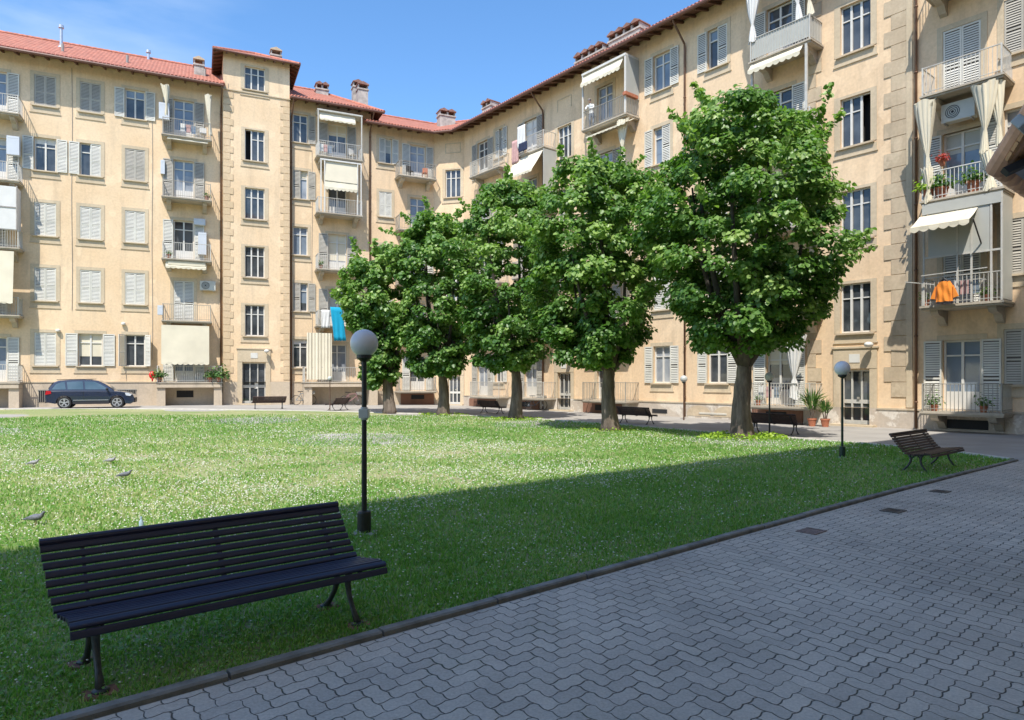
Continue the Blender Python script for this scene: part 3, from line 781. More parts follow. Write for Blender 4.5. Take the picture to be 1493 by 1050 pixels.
# roofs
rough_roof(rootL, [((-26.4, 42.0), angL, -19, sT0-.01)], ZE_L, 3.4, 1.1, 5, hip_end=False)
roB = rough_roof(rootL, [((-26.4, 42.0), angL, sT1+.01, sBe+.7)], ZE_L, 3.2, 1.1, 5)
def hip_roof(F, s0, s1, zE, ov, depth, rise):
    a = [(s0-ov, -ov), (s1+ov, -ov), (s1+ov, depth+ov), (s0-ov, depth+ov)]; m = F.mb(); w = (s1-s0)/2+ov
    e = [Vector((x, y, zE)) for x, y in a]; r0 = Vector(((s0+s1)/2, -ov+w, zE+rise)); r1 = Vector(((s0+s1)/2, depth+ov-w, zE+rise))
    sl = math.hypot(w, rise)
    m.add([e[0], e[1], r0], [(0, 1, 2)], [[(0, 0), (2*w, 0), (w, sl)]])
    m.add([e[1], e[2], r1, r0], [(0, 1, 2, 3)], [[(0, 0), (depth, 0), (depth-w, sl), (w, sl)]])
    m.add([e[2], e[3], r1], [(0, 1, 2)], [[(0, 0), (2*w, 0), (w, sl)]])
    m.add([e[3], e[0], r0, r1], [(0, 1, 2, 3)], [[(0, 0), (depth, 0), (depth-w, sl), (w, sl)]])
    ro = m.build('roof', M['tiles'], F.root)
    m = F.mb(); b = .10
    m.add([(x, y, zE-b) for x, y in a]+[(s0, 0, zE+.15), (s1, 0, zE+.15), (s1, depth, zE+.15), (s0, depth, zE+.15)], [(0, 4, 5, 1), (1, 5, 6, 2), (2, 6, 7, 3), (3, 7, 4, 0)])
    k = s0-ov+.2
    while k < s1+ov: m.bar((k, -ov, zE-.15), (k, 0, zE+.05), .09, .11); k += .6
    k = -ov+.2
    while k < depth: m.bar((s0-ov, k, zE-.15), (s0, k, zE+.05), .09, .11); m.bar((s1+ov, k, zE-.15), (s1, k, zE+.05), .09, .11); k += .6
    m.build('soffit', M['soffit'], ro)
    m = F.mb()
    for i in range(4): m.tube([e[i]-Vector((0, 0, .05)), e[(i+1) % 4]-Vector((0, 0, .05))], .07, 8)
    m.build('gutter', M['gutter'], ro)
    m = F.mb()
    for i, rr in ((0, r0), (1, r0), (2, r1), (3, r1)): m.tube([e[i], rr], .11, 8)
    m.tube([r0, r1], .12, 8); m.build('ridge_caps', M['tiles2'], ro)
    return ro
roT = hip_roof(FT, sT0, sT1, ZE_T, .6, 9, 1.35)
chimney(roT, FT, FT.s_(402, -3), -3.0, ZE_T+.95, .7, .6, .9, 'stone')
chimney(roB, FL, FL.s_(469, -3.6), -3.6, ZE_L+2.4, .9, .6, .35); chimney(roB, FL, FL.s_(528, -2.2), -2.2, ZE_L+1.6, .75, .7, 1.1)
chimney(roB, FL, FL.s_(521, -3.6), -3.6, ZE_L+2.4, .75, .7, 1.0)
rl = [o for o in rootL.children if o.name.startswith('roof')][0]
flue(rl, FL, FL.s_(76), -3.0, ZE_L+2.3, 1.2); flue(rl, FL, FL.s_(214, -3), -4.6, ZE_L+3.0, .6); chimney(rl, FL, FL.s_(290, -1.5), -1.5, ZE_L+1.4, .6, .5, .65, 'stone')
for u in (86, 183, 299):
    m = FL.mb(); s = FL.s_(u); m.tube([(s, 1.2, ZE_L+1.0), (s, 1.2, ZE_L+1.75)], .08, 8); m.build('roof_vent', M['pipeg'], rl)
downpipe(FL, FL.s_(322), .3, ZE_L, out=.08, over=1.15); downpipe(FL, sT1+.16, .3, ZE_L, out=.08, over=1.15)
downpipe(FL, sBe-.1, .3, ZE_L, out=.08, over=1.15)
# left edge balcony column and the middle column
def std_door(F, sc, r_z, st='O', sm=None, pane=None, w=1.2): window(F, sc, r_z+.03, st, w, 2.65, sm=sm, door=True, pane=pane)
w_ = 1.5
for r in range(5):
    z = FLZ[r]
    std_door(FL, sBalA, z, 'O' if r in (4, 3, 0) else 'C')
    b = balcony(FL, FL.s_(-62, 1.2), FL.s_(27, 1.2), z, rmat=M['ironl'], bracket=r > 0)
    std_door(FL, sBalB, z, {4: 'O', 3: 'O', 2: 'O', 1: 'C', 0: 'O'}[r], pane={4: M['paneb'], 3: M['panec'], 2: M['pane']}.get(r), sm=M['shutgrey'] if r > 2 else None)
    s0, s1 = FL.s_(236, 1.2), FL.s_(308, 1.2)
    if r == 0: s0, s1 = FL.s_(228, 1.2), FL.s_(324, 1.2)
    b2 = balcony(FL, s0, s1, z, rmat=M['ironl'] if r in (0, 2) else M['iron'], bracket=r > 0)
    if r == 0:
        for bb, (a, c) in ((b2, (s0, s1)), (b, (FL.s_(-62, 1.2), FL.s_(27, 1.2)))):
            m = FL.mb(); m.box(a, a+.5, -1.1, -.05, -.4, z-.37); m.build('pier', M['plinth'], bb); m = FL.mb(); m.box(c-.5, c, -1.1, -.05, -.4, z-.37); m.build('pier', M['plinth'], bb)
            m = FL.mb(); m.box(a, c, -1.2, -.05, z-.36, z-.165); m.build('lintel', M['plinth'], bb)
        m = FL.mb(); k = (s0+s1)/2-.3; m.box(k-.5, k+.5, -.075, -.05, .55, 1.0); m.build('cellar_window', M['dark'], rootL)
        awning(FL, b2, s0+.3, FL.s_(304, 1.3), .3, z+3.6, 1.28, z+1.45, .0); awning(FL, b2, s0+.28, FL.s_(305, 1.3), 1.28, z+3.62, 1.36, z+1.25, .16)
    if r == 1:
        awning(FL, b2, s0+.2, s1-.3, .95, z+3.78, 1.05, z+3.45, .14)
    if r == 4:
        awning(FL, b2, s0+.3, s1-.2, 1.0, z-.17, 1.1, z-.3, .02); tied_curtain(FL, b2, s0+.15, 1.05, z+3.1, z+1.2, .24, .08); tied_curtain(FL, b2, s1-.1, 1.05, z+2.9, z+.3, .2, .12)
        cabinet(FL, FL.s_(239, .9), .35, z+1.05, .6, 1.05); 
    if r == 2:
        cabinet(FL, FL.s_(295, .5), .05, z+.5, .5, 1.45); cabinet(FL, FL.s_(291, .1), .02, z+2.45, .7, .4)
        m = FL.mb(); m.box(s0+.35, s1-.35, -1.05, -.98, z-.42, z-.17); m.build('blind_roll', M['canvas'], b2)
    if r == 1: ac_unit(FL, b2, FL.s_(303, .2), .05, z+2.1); cabinet(FL, s0-.1, .9, z+.3, .3, .6, .3)
    if r == 3: cabinet(FL, FL.s_(237, .3), .02, z+1.6, .25, .9, .2, 'meter_box')
# awning and curtain on left-edge column
bl = [o for o in rootL.children if o.name.startswith('balcony') and 'door' not in o.name]
pA = bl[0]
awning(FL, pA, FL.s_(-62, 1.2)+.1, FL.s_(20, 1.2), 1.15, FLZ[1]+3.7, 1.45, FLZ[1]+.7, .1)
m = FL.mb(); a, c = FL.s_(-62, 1.2), FL.s_(24, 1.2); z = FLZ[2]
m.box(a, c, -1.12, -1.08, z+1.05, z+3.55); m.box(c-.04, c, -1.08, -.1, z+1.05, z+3.55); ob = m.build('balcony_screen', M['cloth'], pA)
m = FL.mb()
for k in (c, c-1.0, c-2.0): m.box(k-.03, k+.03, -1.16, -1.12, z+1.02, z+3.6)
m.box(a, c, -1.155, -1.125, z+2.3, z+2.36); m.build('screen_frame', M['pipeg'], pA)
cabinet(FL, FL.s_(19, .6), .3, FLZ[3]+1.6, .62, 1.1, .35, mat=M['box'])
# B column balconies (rows 4..0)
s0, s1 = FL.s_(463, 1.2), FL.s_(529, 1.2)
for r in range(5):
    z = FLZ[r]
    std_door(FL, sBb, z, {4: 'O', 3: 'N', 2: 'O', 1: 'O', 0: 'N'}[r], w=1.3, pane={2: M['panec'], 4: M['pane']}.get(r), sm=M['shutgrey'])
    if r == 0:
        b = balcony(FL, s0-.9, s1+1.1, z, rmat=M['ironl'], bracket=False)
        m = FL.mb(); m.box(s0-.9, s0-.35, -1.1, -.05, -.4, z-.37); m.build('pier', M['plinth'], b); m = FL.mb(); m.box(s1+.5, s1+1.1, -1.1, -.05, -.4, z-.37); m.build('pier', M['plinth'], b)
        m = FL.mb(); m.box(s0-.9, s1+1.1, -1.2, -.05, z-.36, z-.165); m.build('lintel', M['plinth'], b)
        m = FL.mb()   # long pleated curtain
        n = 26; a, c = s0-.7, s0+1.0; vs = []
        for i in range(n+1):
            for zz in (z+3.4, z+.15): vs.append((a+(c-a)*i/n, -1.12-.028*math.sin(i*1.9)-.02*math.sin(i*.7), zz))
        m.add(vs, [(2*i, 2*i+1, 2*i+3, 2*i+2) for i in range(n)]); m.build('curtain', M['canvas'], b)
    else: b = balcony(FL, s0, s1, z, rmat=M['ironl'])
    if r == 4:
        m = FL.mb()
        for k in (s0+.06, s1-.06): m.box(k-.035, k+.035, -1.12, -1.05, z, z+3.1)
        m.box(s0, s1, -1.13, -.05, z+3.1, z+3.2); m.build('balcony_frame', M['ironl'], b)
        awning(FL, b, s0+.15, s1-.5, .9, z+3.05, 1.15, z+2.55, .12)
    if r == 3:
        m = FL.mb()
        for k in (s0+.25, s0+.5, s1-.35, s1-.1): m.box(k-.035, k+.035, -1.12, -1.05, z, z+3.7)
        m.box(s0+.2, s1-.1, -1.13, -.05, z+3.62, z+3.72); m.build('balcony_frame', M['white'], b)
        awning(FL, b, s0+.5, s1-.38, 1.0, z+3.6, 1.15, z+2.2, 0); awning(FL, b, s0+.5, s1-.38, 1.05, z+2.5, 1.2, z+1.75, .2)
hanging_cloth(FL, FL.s_(481.5, 1.3), FL.s_(499, 1.3), 1.3, 4.45, 6.8, M['turq'], 'hanging_sheet', 'turquoise sheet hanging from a balcony beside the leftmost tree crown', 'sheet', .28)
hanging_cloth(FL, FL.s_(469, 1.3), FL.s_(481, 1.3), 1.24, FLZ[1]-.2, FLZ[1]+1.05, M['cloth'], 'hanging_sheet', 'white sheet hung over a balcony rail left of the turquoise sheet', 'sheet')
# plants on the low left balcony
for i, (u, lab, sz, z) in enumerate([(232, 'tall green balcony plant at the left end of the low balcony beside the car', .45, FLZ[0]+.35), (319, 'bushy climbing plant at the right end of the low awning balcony', .6, FLZ[0]+1.0), (306, 'round grey-green bush in a pot under the cream balcony blind', .4, FLZ[0])]):
    pot_plant(FL, FL.s_(u, 1.0), .95, z if i == 2 else FLZ[0], lab, sz=sz, leaves=260, pot_h=.3)
m = MB(Matrix.Translation(-Vector(FL.world(FL.s_(222, 1.0), .9, 1.5))) @ FL.W); c = FL.s_(222, 1.0)
m.ball((c, -.9, 2.0), .22, 12, 8, (.9, .5, 1.1)); m.tube([(c, -.9, 1.6), (c, -.9, 1.85)], [.03, .08], 8)
m.bar((c, 0, 2.0), (c, -.9, 2.0), .02)
o = m.build('red_lantern', M['red'], None, smooth=True); o.location = FL.world(c, .9, 1.5); tag(o, 'red ornament hung beside the low balcony right of the car', 'ornament')
for u, v in ((296, 483), (393, 473)):
    m = FL.mb(); s = FL.s_(85 if u == 296 else 180); z = FL.z_(85 if u == 296 else 180, 484 if u == 296 else 474)
    m.lathe([(.05, 0), (.13, .03), (.13, .12), (.04, .18)], (s, -.12, z), 12); m.build('wall_light', M['white'], rootL)

# ================================================================== RIGHT BLOCK (C, D, R)
GR = -.25
fC = [.87+3.98*i for i in range(5)]; 
fR = [.53+3.96*i for i in range(5)]; SR = [z+1.0 for z in fR]
sC0 = FC.s_(541); sC1 = FC.s_(633.5); lenD = math.hypot(2.36, .6)
sR0 = FR.s_(677); sR1 = 33.5
hC = []; wC = []
for r in range(5):
    sc = FC.s_(562); hC.append(hole(sc, fC[r]+1.0, .95, 1.85)); wC.append((sc, fC[r]+1.0, 'R' if r == 4 else 'C', .95, 1.85))
    hC.append(hole(FC.s_(609), fC[r]+.03, 1.2, 2.65))
wall(FC, sC0+.02, sC1, .87, ZE_R+.3, hC, M['wall_r'])
wall(FC, sC0+.02, sC1, -.6, .87, [], M['plinth'], out=.06, name='plinth')
for a in wC: window(FC, a[0], a[1], a[2], a[3], a[4])
for r in range(5):
    s0, s1 = FC.s_(582, 1.2), FC.s_(637, 1.2)
    std_door(FC, FC.s_(609), fC[r], 'O' if r in (4, 0, 2) else 'N', pane=M['panec'] if r == 4 else None)
    balcony(FC, s0, s1, fC[r], rmat=M['iron'], bracket=r > 0)
# D corner with stair windows
dc = FD.s_(660.5); hD = []
SW = [EYE+2.0+3.965*i for i in range(4)]
for z in SW: hD.append(hole(dc, z, 1.2, 2.1))
hD.append(hole(dc+.12, GR+.1, .95, 2.15))
wall(FD, 0, lenD, -.6, ZE_R+.3, hD, M['wall_r'])
for z in SW: stair_window(FD, dc, z, 1.2)
m = FD.mb(); z = SW[3]+3.35; m.box(dc-.62, dc+.62, -.03, .01, z+.0, z+.06); m.box(dc-.62, dc+.62, -.03, .01, z+.7, z+.76); m.box(dc-.62, dc-.56, -.03, .01, z+.06, z+.7); m.box(dc+.56, dc+.62, -.03, .01, z+.06, z+.7); m.build('blind_window', M['trim'], rootR)
street_door(FD, dc+.12, GR+.1, .95, 2.15, 0, white=True); wall_lamp(FD, dc+.55, 0, EYE+1.15)
# R wing
hR = []; wR = []
def rcol(u, states, w=1.12, h=2.0, sm=None):
    sc = FR.s_(u) if u < 2000 else u-2000
    for r in range(5):
        hR.append(hole(sc, SR[r], w, h)); wR.append((sc, SR[r], states[r], w, h, sm))
rcol(728, 'OCCCR', .9); rcol(965, 'OCCLO'); rcol(1046, 'OCCCL'); rcol(1492, 'CCOCC', 1.15, 2.0, M['shutgrey']); rcol(2000+29.5, 'CCCCC')
doorsR = [704, 774, 882, 1136, 1402]
for u in doorsR:
    for r in range(5): hR.append(hole(FR.s_(u), fR[r]+.03, 1.25, 2.7))
stairs = [823, 1247]
for u in stairs:
    for z in SW: hR.append(hole(FR.s_(u), z, 1.25, 2.1))
    hR.append(hole(FR.s_(u)+.0, GR+.08, 1.2, 2.3))
wall(FR, sR0, sR1, .53, ZE_R+.3, [(h[0], h[1], max(h[2], .53), h[3]) for h in hR], M['wall_r'])
wall(FR, sR0, sR1, -.9, .53, [(h[0], h[1], h[2], .53) for h in hR if h[2] < .5], M['plinth_worn'], out=.07, name='plinth')
m = FR.mb(); ss = sorted(FR.s_(u) for u in stairs); cuts = [sR0, ss[0]-.9, ss[0]+.9, ss[1]-.9, ss[1]+.9, sR1]
for k in (0, 2, 4): m.box(cuts[k], cuts[k+1], -.11, 0, .49, .56)
m.build('string_course', M['quoin'], rootR)
for a in wR: window(FR, a[0], a[1], a[2], a[3], a[4], sm=a[5])
for u in stairs:
    sc = FR.s_(u)
    for i, z in enumerate(SW): stair_window(FR, sc, z, openp=2 if (u == 1247 and i == 2) else None)
    street_door(FR, sc, GR+.08, 1.2, 2.3, 0)
    wall_lamp(FR, sc+.72, 0, EYE+1.35)
m = FR.mb(); sc = FR.s_(823); z = SW[3]+3.1
for a in ((sc-.65, sc+.65, z+.7, z+.76), (sc-.65, sc-.59, z, z+.7), (sc+.59, sc+.65, z, z+.7)): m.box(a[0], a[1], -.03, .01, a[2], a[3])
m.build('blind_window', M['trim'], rootR)
quoins(FR, FR.s_(1300), FR.s_(1322), 1.0, ZE_R-.1, 0, .28, -1, h=.62); quoins(FR, FR.s_(1178), FR.s_(1190), 1.0, ZE_R-.1, 0, .25, 1, h=.62)
m = FR.mb(); a = FR.s_(1322); m.box(a+.003, FR.s_(1331), -.06, .01, .6, ZE_R-.1); m.build('pilaster', M['trim'], rootR)
# arched cellar light and vents
for u in (1020, 1060):
    sc = FR.s_(u); m = FR.mb(); pts = [(sc-.7, -.15)]+[(sc+.7*math.cos(PI-PI*k/12), .0+.38*math.sin(PI*k/12)) for k in range(13)]+[(sc+.7, -.15)]
    m.prism(pts, -.085, -.05, 'y'); m.build('cellar_light', M['quoin'], rootR)
sc = FR.s_(963); m = FR.mb(); m.box(sc-.5, sc+.5, -.09, -.05, -.1, .12); m.build('cellar_vent', M['dark'], rootR)
sc = FR.s_(1410); m = FR.mb(); m.box(sc-.7, sc+.7, -.09, -.05, -.15, .2); m.build('cellar_vent', M['dark'], rootR)
downpipe(FR, FR.s_(793), -.2, ZE_R, mat=M['pipe'], over=1.1); downpipe(FR, FR.s_(1000), -.2, ZE_R, mat=M['pipe'], over=1.1)
downpipe(FR, FR.s_(1337), -.2, ZE_R, mat=M['pipe'], over=1.1)
# roof of the bent block
roR = rough_roof(rootR, [((-26.4, 42.0), angL, sC0-.6, 0), ((-5.97, 51.5), math.atan2(-.6, 2.36), 0, 0), ((1.95, 43.9), angR, 0, sR1)], ZE_R, 3.0, 1.1, 5, hip_end=False)
chimney(roR, FC, FC.s_(648, -3), -2.6, ZE_R+1.7, 1.3, .8, 1.1)
chimney(roR, FR, FR.s_(715, -2.5), -2.5, ZE_R+1.6, 1.1, .8, 1.0)
chimney(roR, FR, FR.s_(865, -1.2), -1.2, ZE_R+1.1, 2.4, .8, .42); chimney(roR, FR, FR.s_(916, -1.2), -1.2, ZE_R+1.1, 2.4, .8, .62)
# balconies of the R wing
def rbal(u0, u1, r, **k):
    s0, s1 = FR.s_(u0, k.get('out', 1.15)), FR.s_(u1, k.get('out', 1.15)); return balcony(FR, s0, s1, fR[r], **k), s0, s1
dstate = {704: 'OOOOO', 774: 'OOONO', 882: 'NOCON', 1136: 'ONOOO', 1402: 'OCOCC'}
for u in doorsR:
    for r in range(5):
        st = dstate[u][r]; pn = None
        if u == 1402 and r in (0, 2): pn = M['paneb']
        std_door(FR, FR.s_(u), fR[r], st, w=1.25, pane=pn, sm=M['shut'] if u in (1402, 1136) else M['shutgrey'])
for r in range(5):
    low = r == 0
    b, s0, s1 = rbal(684, 727, r, bracket=r > 0, out=.95, rmat=M['ironl'])
    b, s0, s1 = rbal(746, 792, r, bracket=r > 0, rmat=M['ironl'])
    if r == 4:
        m = FR.mb(); m.box(s1-.02, s1+.03, -1.15, -.02, fR[4]-4.0, fR[4]-.17); m.build('side_screen', M['panelg'], b)
        awning(FR, b, s0+.3, s1-.1, 1.05, fR[4]-.2, 2.0, fR[4]-1.6, .15)
    b, s0, s1 = rbal(848, 912, r, bracket=r > 0, rmat=M['iron'])
    if r == 4:
        m = FR.mb(); zt = fR[4]
        for x in (s0+.06, s1-.06): m.box(x-.04, x+.04, -1.14, -1.06, zt, zt+3.15)
        m.box(s0, s1, -1.16, -.05, zt+3.15, zt+3.27); m.build('balcony_frame', M['white'], b)
        awning(FR, b, s0+.1, s1-.25, 1.05, zt+3.1, 1.35, zt+2.55, .2)
        m = FR.mb(); m.box(s1-.03, s1+.0, -1.1, -.02, zt+.95, zt+3.15); m.build('side_screen', M['panelg'], b)
        m = FR.mb(); m.box(s1-.12, s1+.1, -1.25, -.2, zt+.95, zt+1.12); m.build('flower_trough', M['terra'], b)
        awning(FR, b, s0+.6, s1+.2, .6, zt-.25, 1.4, zt-.65, .1)
        tied_curtain(FR, b, s1-.3, 1.0, zt-.3, zt-2.6, .5, .2)
    b, s0, s1 = rbal(1092, 1181, r, bracket=r > 0, rmat=M['ironl'], rail='matted' if r == 4 else 'bars')
    zt = fR[r]
    if r == 4:
        tied_curtain(FR, b, s0+.15, 1.05, zt+3.3, zt+.9, .45, .3, M['cloth']); tied_curtain(FR, b, s1-.6, 1.0, zt+3.3, zt+1.0, .45, .25, M['cloth']); tied_curtain(FR, b, s1-.12, .9, zt+3.0, zt+1.1, .35, .25, M['canvas'])
        awning(FR, b, s0+.05, s1-.35, 1.1, zt-.2, 1.35, zt-.5, .2)
        m = FR.mb()
        for x in (s0+.12, s1-.2): m.box(x-.05, x+.05, -1.12, -1.03, zt-3.9, zt-.17)
        m.build('balcony_frame', M['ironl'], b)
    if r == 0:
        m = FR.mb(); tied_curtain(FR, b, s1-.75, 1.0, zt+3.1, zt+.35, .55, .45, M['cloth'])
    # last column
    so = 1.25
    b, s0, s1 = rbal(1342, 1462, r, bracket=True, out=so, rmat=M['ironl'] if r not in (0, 2) else (M['white'] if r == 2 else M['iron']), rail='glass' if r == 9 else 'bars')
    if r == 2:
        tied_curtain(FR, b, s0+.2, 1.15, zt+3.75, zt+.6, .42, .18); tied_curtain(FR, b, s0+.15, 1.2, zt+1.2, zt-.1, .2, .22)
        tied_curtain(FR, b, s1-.62, 1.2, zt+3.75, zt+1.3, .42, .18); tied_curtain(FR, b, s1-.28, 1.05, zt+3.75, zt+1.5, .34, .12); tied_curtain(FR, b, s1-.5, 1.2, zt+1.3, zt-.05, .2, .32)
        ac_unit(FR, b, FR.s_(1397, .6), .3, zt+2.9, 1.1, .7)
        m = FR.mb(); m.box(s0+.05, s1-.05, -1.24, -1.19, zt-.55, zt-.17); m.box(s1-.06, s1-.02, -1.19, -.05, zt-3.9, zt-.17); m.build('side_screen', M['panelg'], b)
        awning(FR, b, s0-.05, s1-.75, 1.2, zt-.6, 2.1, zt-1.15, .2)
        for (x) in (s1-.65,): 
            m = FR.mb(); m.bar((x, -1.2, zt-1.9), (x, -2.05, zt-1.15), .04); m.build('awning_arm', M['rust'], b)
        m = FR.mb(); m.box(s0+.25, s1-.4, -1.2, -1.16, zt-2.2, zt-.55); m.build('drop_blind', M['panelg'], b)
    if r == 1:
        m = FR.mb()
        for x in (s0+.1, s0+1.2, s1-.95, s1-.35, s1-.04): m.box(x-.03, x+.03, -1.22, -1.16, zt, zt+3.8)
        m.box(s0+.1, s1-.05, -1.21, -1.17, zt+1.75, zt+1.82); m.build('balcony_frame', M['ironl'], b)
        m = FR.mb(); m.bar((s0+.1, -1.45, zt+1.1), (s1-.4, -1.45, zt+1.15), .03); m.bar((s0-.5, -1.35, zt+.95), (s0+.5, -1.3, zt+.75), .03); m.build('drying_rack', M['ironl'], b)
for i, (u, zz) in enumerate(((1360, 0), (1432, 0))):
    pot_plant(FR, FR.s_(u, 1.0), .85, fR[0], ('grey-green bush in a pot at the left end of the shaded ground-floor balcony', 'dark leafy plant in a pot at the right end of the shaded ground-floor balcony')[i], sz=.3, leaves=130)
zt = fR[2]
for i, (u, lab, mt, z) in enumerate(((1352, 'yellow-green bush at the left end of the flowered balcony', M['leafy'], 0), (1372, 'leafy green plant behind the rail of the flowered balcony', M['leafp'], .0), (1418, 'small green climber by the door of the flowered balcony', M['leafp'], 0))):
    pot_plant(FR, FR.s_(u, 1.0), .95, zt+.02, lab, sz=.42, leaves=240, mat=mt, pot_h=.4)
M['flower'] = leafmat('red_flowers', (.35, .04, .05), (.45, .08, .08), (.5, .15, .15))
pot_plant(FR, FR.s_(1374, .5), .5, zt+1.35, 'red flowering plant raised above the rail beside the balcony door', sz=.28, leaves=170, mat=M['flower'], pot_h=.2)
M['cellar'] = plaster('brown_recess_in_shade', (.20, .105, .07), (.28, .15, .10), .6)  # brown of the recess under low balconies, its shade mixed into the colour
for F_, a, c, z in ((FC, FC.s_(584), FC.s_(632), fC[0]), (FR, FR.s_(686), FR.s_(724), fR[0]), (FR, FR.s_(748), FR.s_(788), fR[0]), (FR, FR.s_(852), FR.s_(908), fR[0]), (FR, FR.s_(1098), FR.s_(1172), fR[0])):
    m = F_.mb(); m.box(a, c, -.13, -.055, -.45, z-.2); m.build('shaded_recess_panel', M['cellar'], F_.root)  # flat panel painted dark as the shaded recess below the slab
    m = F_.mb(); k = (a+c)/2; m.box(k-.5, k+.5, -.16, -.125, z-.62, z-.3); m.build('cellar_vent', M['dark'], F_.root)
# laundry
def rack(F, s, out, z, lab):
    w = F.world(s, out, z); r = empty('clothes_rack', w, F.a, lab, 'clothes rack'); m = MB()
    for x in (-.4, .4):
        m.bar((x, -.22, 0), (x, .22, .85), .02); m.bar((x, .22, 0), (x, -.22, .85), .02)
    for k in range(5): m.bar((-.55, -.22+.11*k, .85), (.55, -.22+.11*k, .85), .012)
    m.build('frame', M['ironl'], r)
    for k, mt in enumerate(('cloth', 'pinkc', 'paneb')):
        m = MB(); x = -.38+.32*k; m.box(x-.13, x+.13, -.235+.11*k, -.215+.11*k, .35, .86); m.build('towel', M[mt], r)
def chair(F, s, out, z, lab, mt='white', da=0):
    w = F.world(s, out, z); r = empty('balcony_chair', w, F.a+da, lab, 'chair')
    m = MB(); m.box(-.21, .21, -.2, .2, .42, .46); m.build('seat', M[mt], r)
    m = MB(); m.box(-.21, .21, .18, .22, .5, .9); m.build('backrest', M[mt], r)
    for x in (-.18, .18):
        for y in (-.17, .18): m = MB(); m.box(x-.018, x+.018, y-.018, y+.018, 0, .42 if y < 0 else .5); m.build('leg', M[mt], r)
rack(FL, FL.s_(276, .7), .6, FLZ[4]+.01, 'clothes rack on the top balcony left of the stair tower')
chair(FL, FL.s_(296, .7), .6, FLZ[4]+.01, 'white chair beside the clothes rack on the top balcony left of the stair tower')
rack(FL, FL.s_(476, .7), .6, FLZ[4]+.01, 'clothes rack on the top balcony right of the stair tower')
chair(FL, FL.s_(515, .7), .6, FLZ[4]+.01, 'white chair on the top balcony right of the stair tower', da=.5)
chair(FC, FC.s_(598, .7), .6, fC[4]+.01, 'dark chair at the left of the top balcony by the red-roofed corner', 'black', .3)
chair(FC, FC.s_(620, .7), .6, fC[4]+.01, 'brown chair at the right of the top balcony by the red-roofed corner', 'terra', -.4)
rack(FR, FR.s_(1125, .6), .6, fR[0]+.01, 'clothes rack on the low balcony right of the nearest trunk')
rack(FR, FR.s_(1410, .7), .65, fR[1]+.01, 'clothes rack behind the balcony rail right of the orange jacket')
for F_, u, z, lab, sz in ((FL, 246, FLZ[2], 'small leafy plant on the third balcony up, left of the stair tower', .25), (FL, 302, FLZ[3], 'potted green plant on the balcony directly below the clothes rack left of the tower', .25), (FL, 468, FLZ[2], 'trailing plant on the middle balcony right of the stair tower', .3),
                          (FR, 1104, fR[0], 'round green plant on the low balcony right of the nearest trunk', .22), (FR, 1348, fR[1], 'small plant at the left corner of the balcony with the orange jacket', .25), (FR, 1440, fR[1], 'leafy plant at the right corner of the balcony with the orange jacket', .3)):
    pot_plant(F_, F_.s_(u, 1.0), .9, z+.01, lab, sz=sz, leaves=110)
hanging_cloth(FR, FR.s_(748, 1.2), FR.s_(757, 1.2), 1.3, fR[4]-.5, fR[4]+1.0, M['pinkc'], 'laundry', 'dull pink laundry hanging lowest on the upper corner balcony', 'laundry', group='laundry on the upper corner balcony')
hanging_cloth(FR, FR.s_(757, 1.2), FR.s_(768, 1.2), 1.35, fR[4]+.35, fR[4]+1.75, M['cloth'], 'laundry', 'white towel drying on the upper corner balcony', 'laundry', group='laundry on the upper corner balcony')
hanging_cloth(FR, FR.s_(760, 1.2), FR.s_(772, 1.2), 1.42, fR[4]+.05, fR[4]+.6, M['navy'], 'laundry', 'navy laundry bundled below the white towel on the corner balcony', 'laundry', group='laundry on the upper corner balcony')
# orange jacket
def jacket(F, s, out, z):
    w = F.world(s, out, z); m = MB(Matrix.Translation(-Vector(w)) @ F.W)
    def slab(poly, y0, y1): m.prism([(s+p[0], z+p[1]) for p in poly], -out-y1, -out-y0, 'y')
    vs = []; nu = 14; nv = 12
    for sd in (0, 1):
        for i in range(nu+1):
            for j in range(nv+1):
                u_ = i/nu*2-1; v_ = j/nv; hw = .28-.10*max(0, (v_-.78)/.22)-.02*math.sin(v_*3); fo = .022*math.sin(u_*9+v_*2.5)*(1-v_*.6)+.012*math.sin(v_*9+u_*4)
                vs.append((s+u_*hw, -out-(.095-.05*abs(u_)**3+fo if sd else .0), z-.38+.74*v_+(.015*math.sin(u_*7) if j == 0 else 0)))
    K = (nu+1)*(nv+1); idx = lambda sd, i, j: sd*K+i*(nv+1)+j
    m.add(vs, [(idx(1, i, j), idx(1, i+1, j), idx(1, i+1, j+1), idx(1, i, j+1)) for i in range(nu) for j in range(nv)]+[(idx(0, i, j+1), idx(0, i+1, j+1), idx(0, i+1, j), idx(0, i, j)) for i in range(nu) for j in range(nv)]
      +[(idx(0, 0, j), idx(1, 0, j), idx(1, 0, j+1), idx(0, 0, j+1)) for j in range(nv)]+[(idx(1, nu, j), idx(0, nu, j), idx(0, nu, j+1), idx(1, nu, j+1)) for j in range(nv)])
    slab([(-.45, -.25), (-.3, -.28), (-.275, .18), (-.29, .2)], .01, .08); slab([(.29, -.28), (.46, -.22), (.29, .2), (.275, .18)], .01, .08)
    o = m.build('hanging_jacket', M['orange'], None, bevel=.03); o.location = w
    k = MB(Matrix.Translation(-Vector(w)) @ F.W)
    k.tube([(s-.13, -out-.05, z+.35), (s, -out-.05, z+.47), (s+.13, -out-.05, z+.35)], .04, 8); k.box(s-.26, s+.26, -out-.1, -out+.01, z-.43, z-.385)
    for sx in (-.38, .39): k.box(s+sx-.07, s+sx+.07, -out-.09, -out, z-.31, z-.26)
    k.build('trim', M['black'], o)
    return tag(o, 'orange jacket with black hem hung on a balcony rail at right', 'jacket')
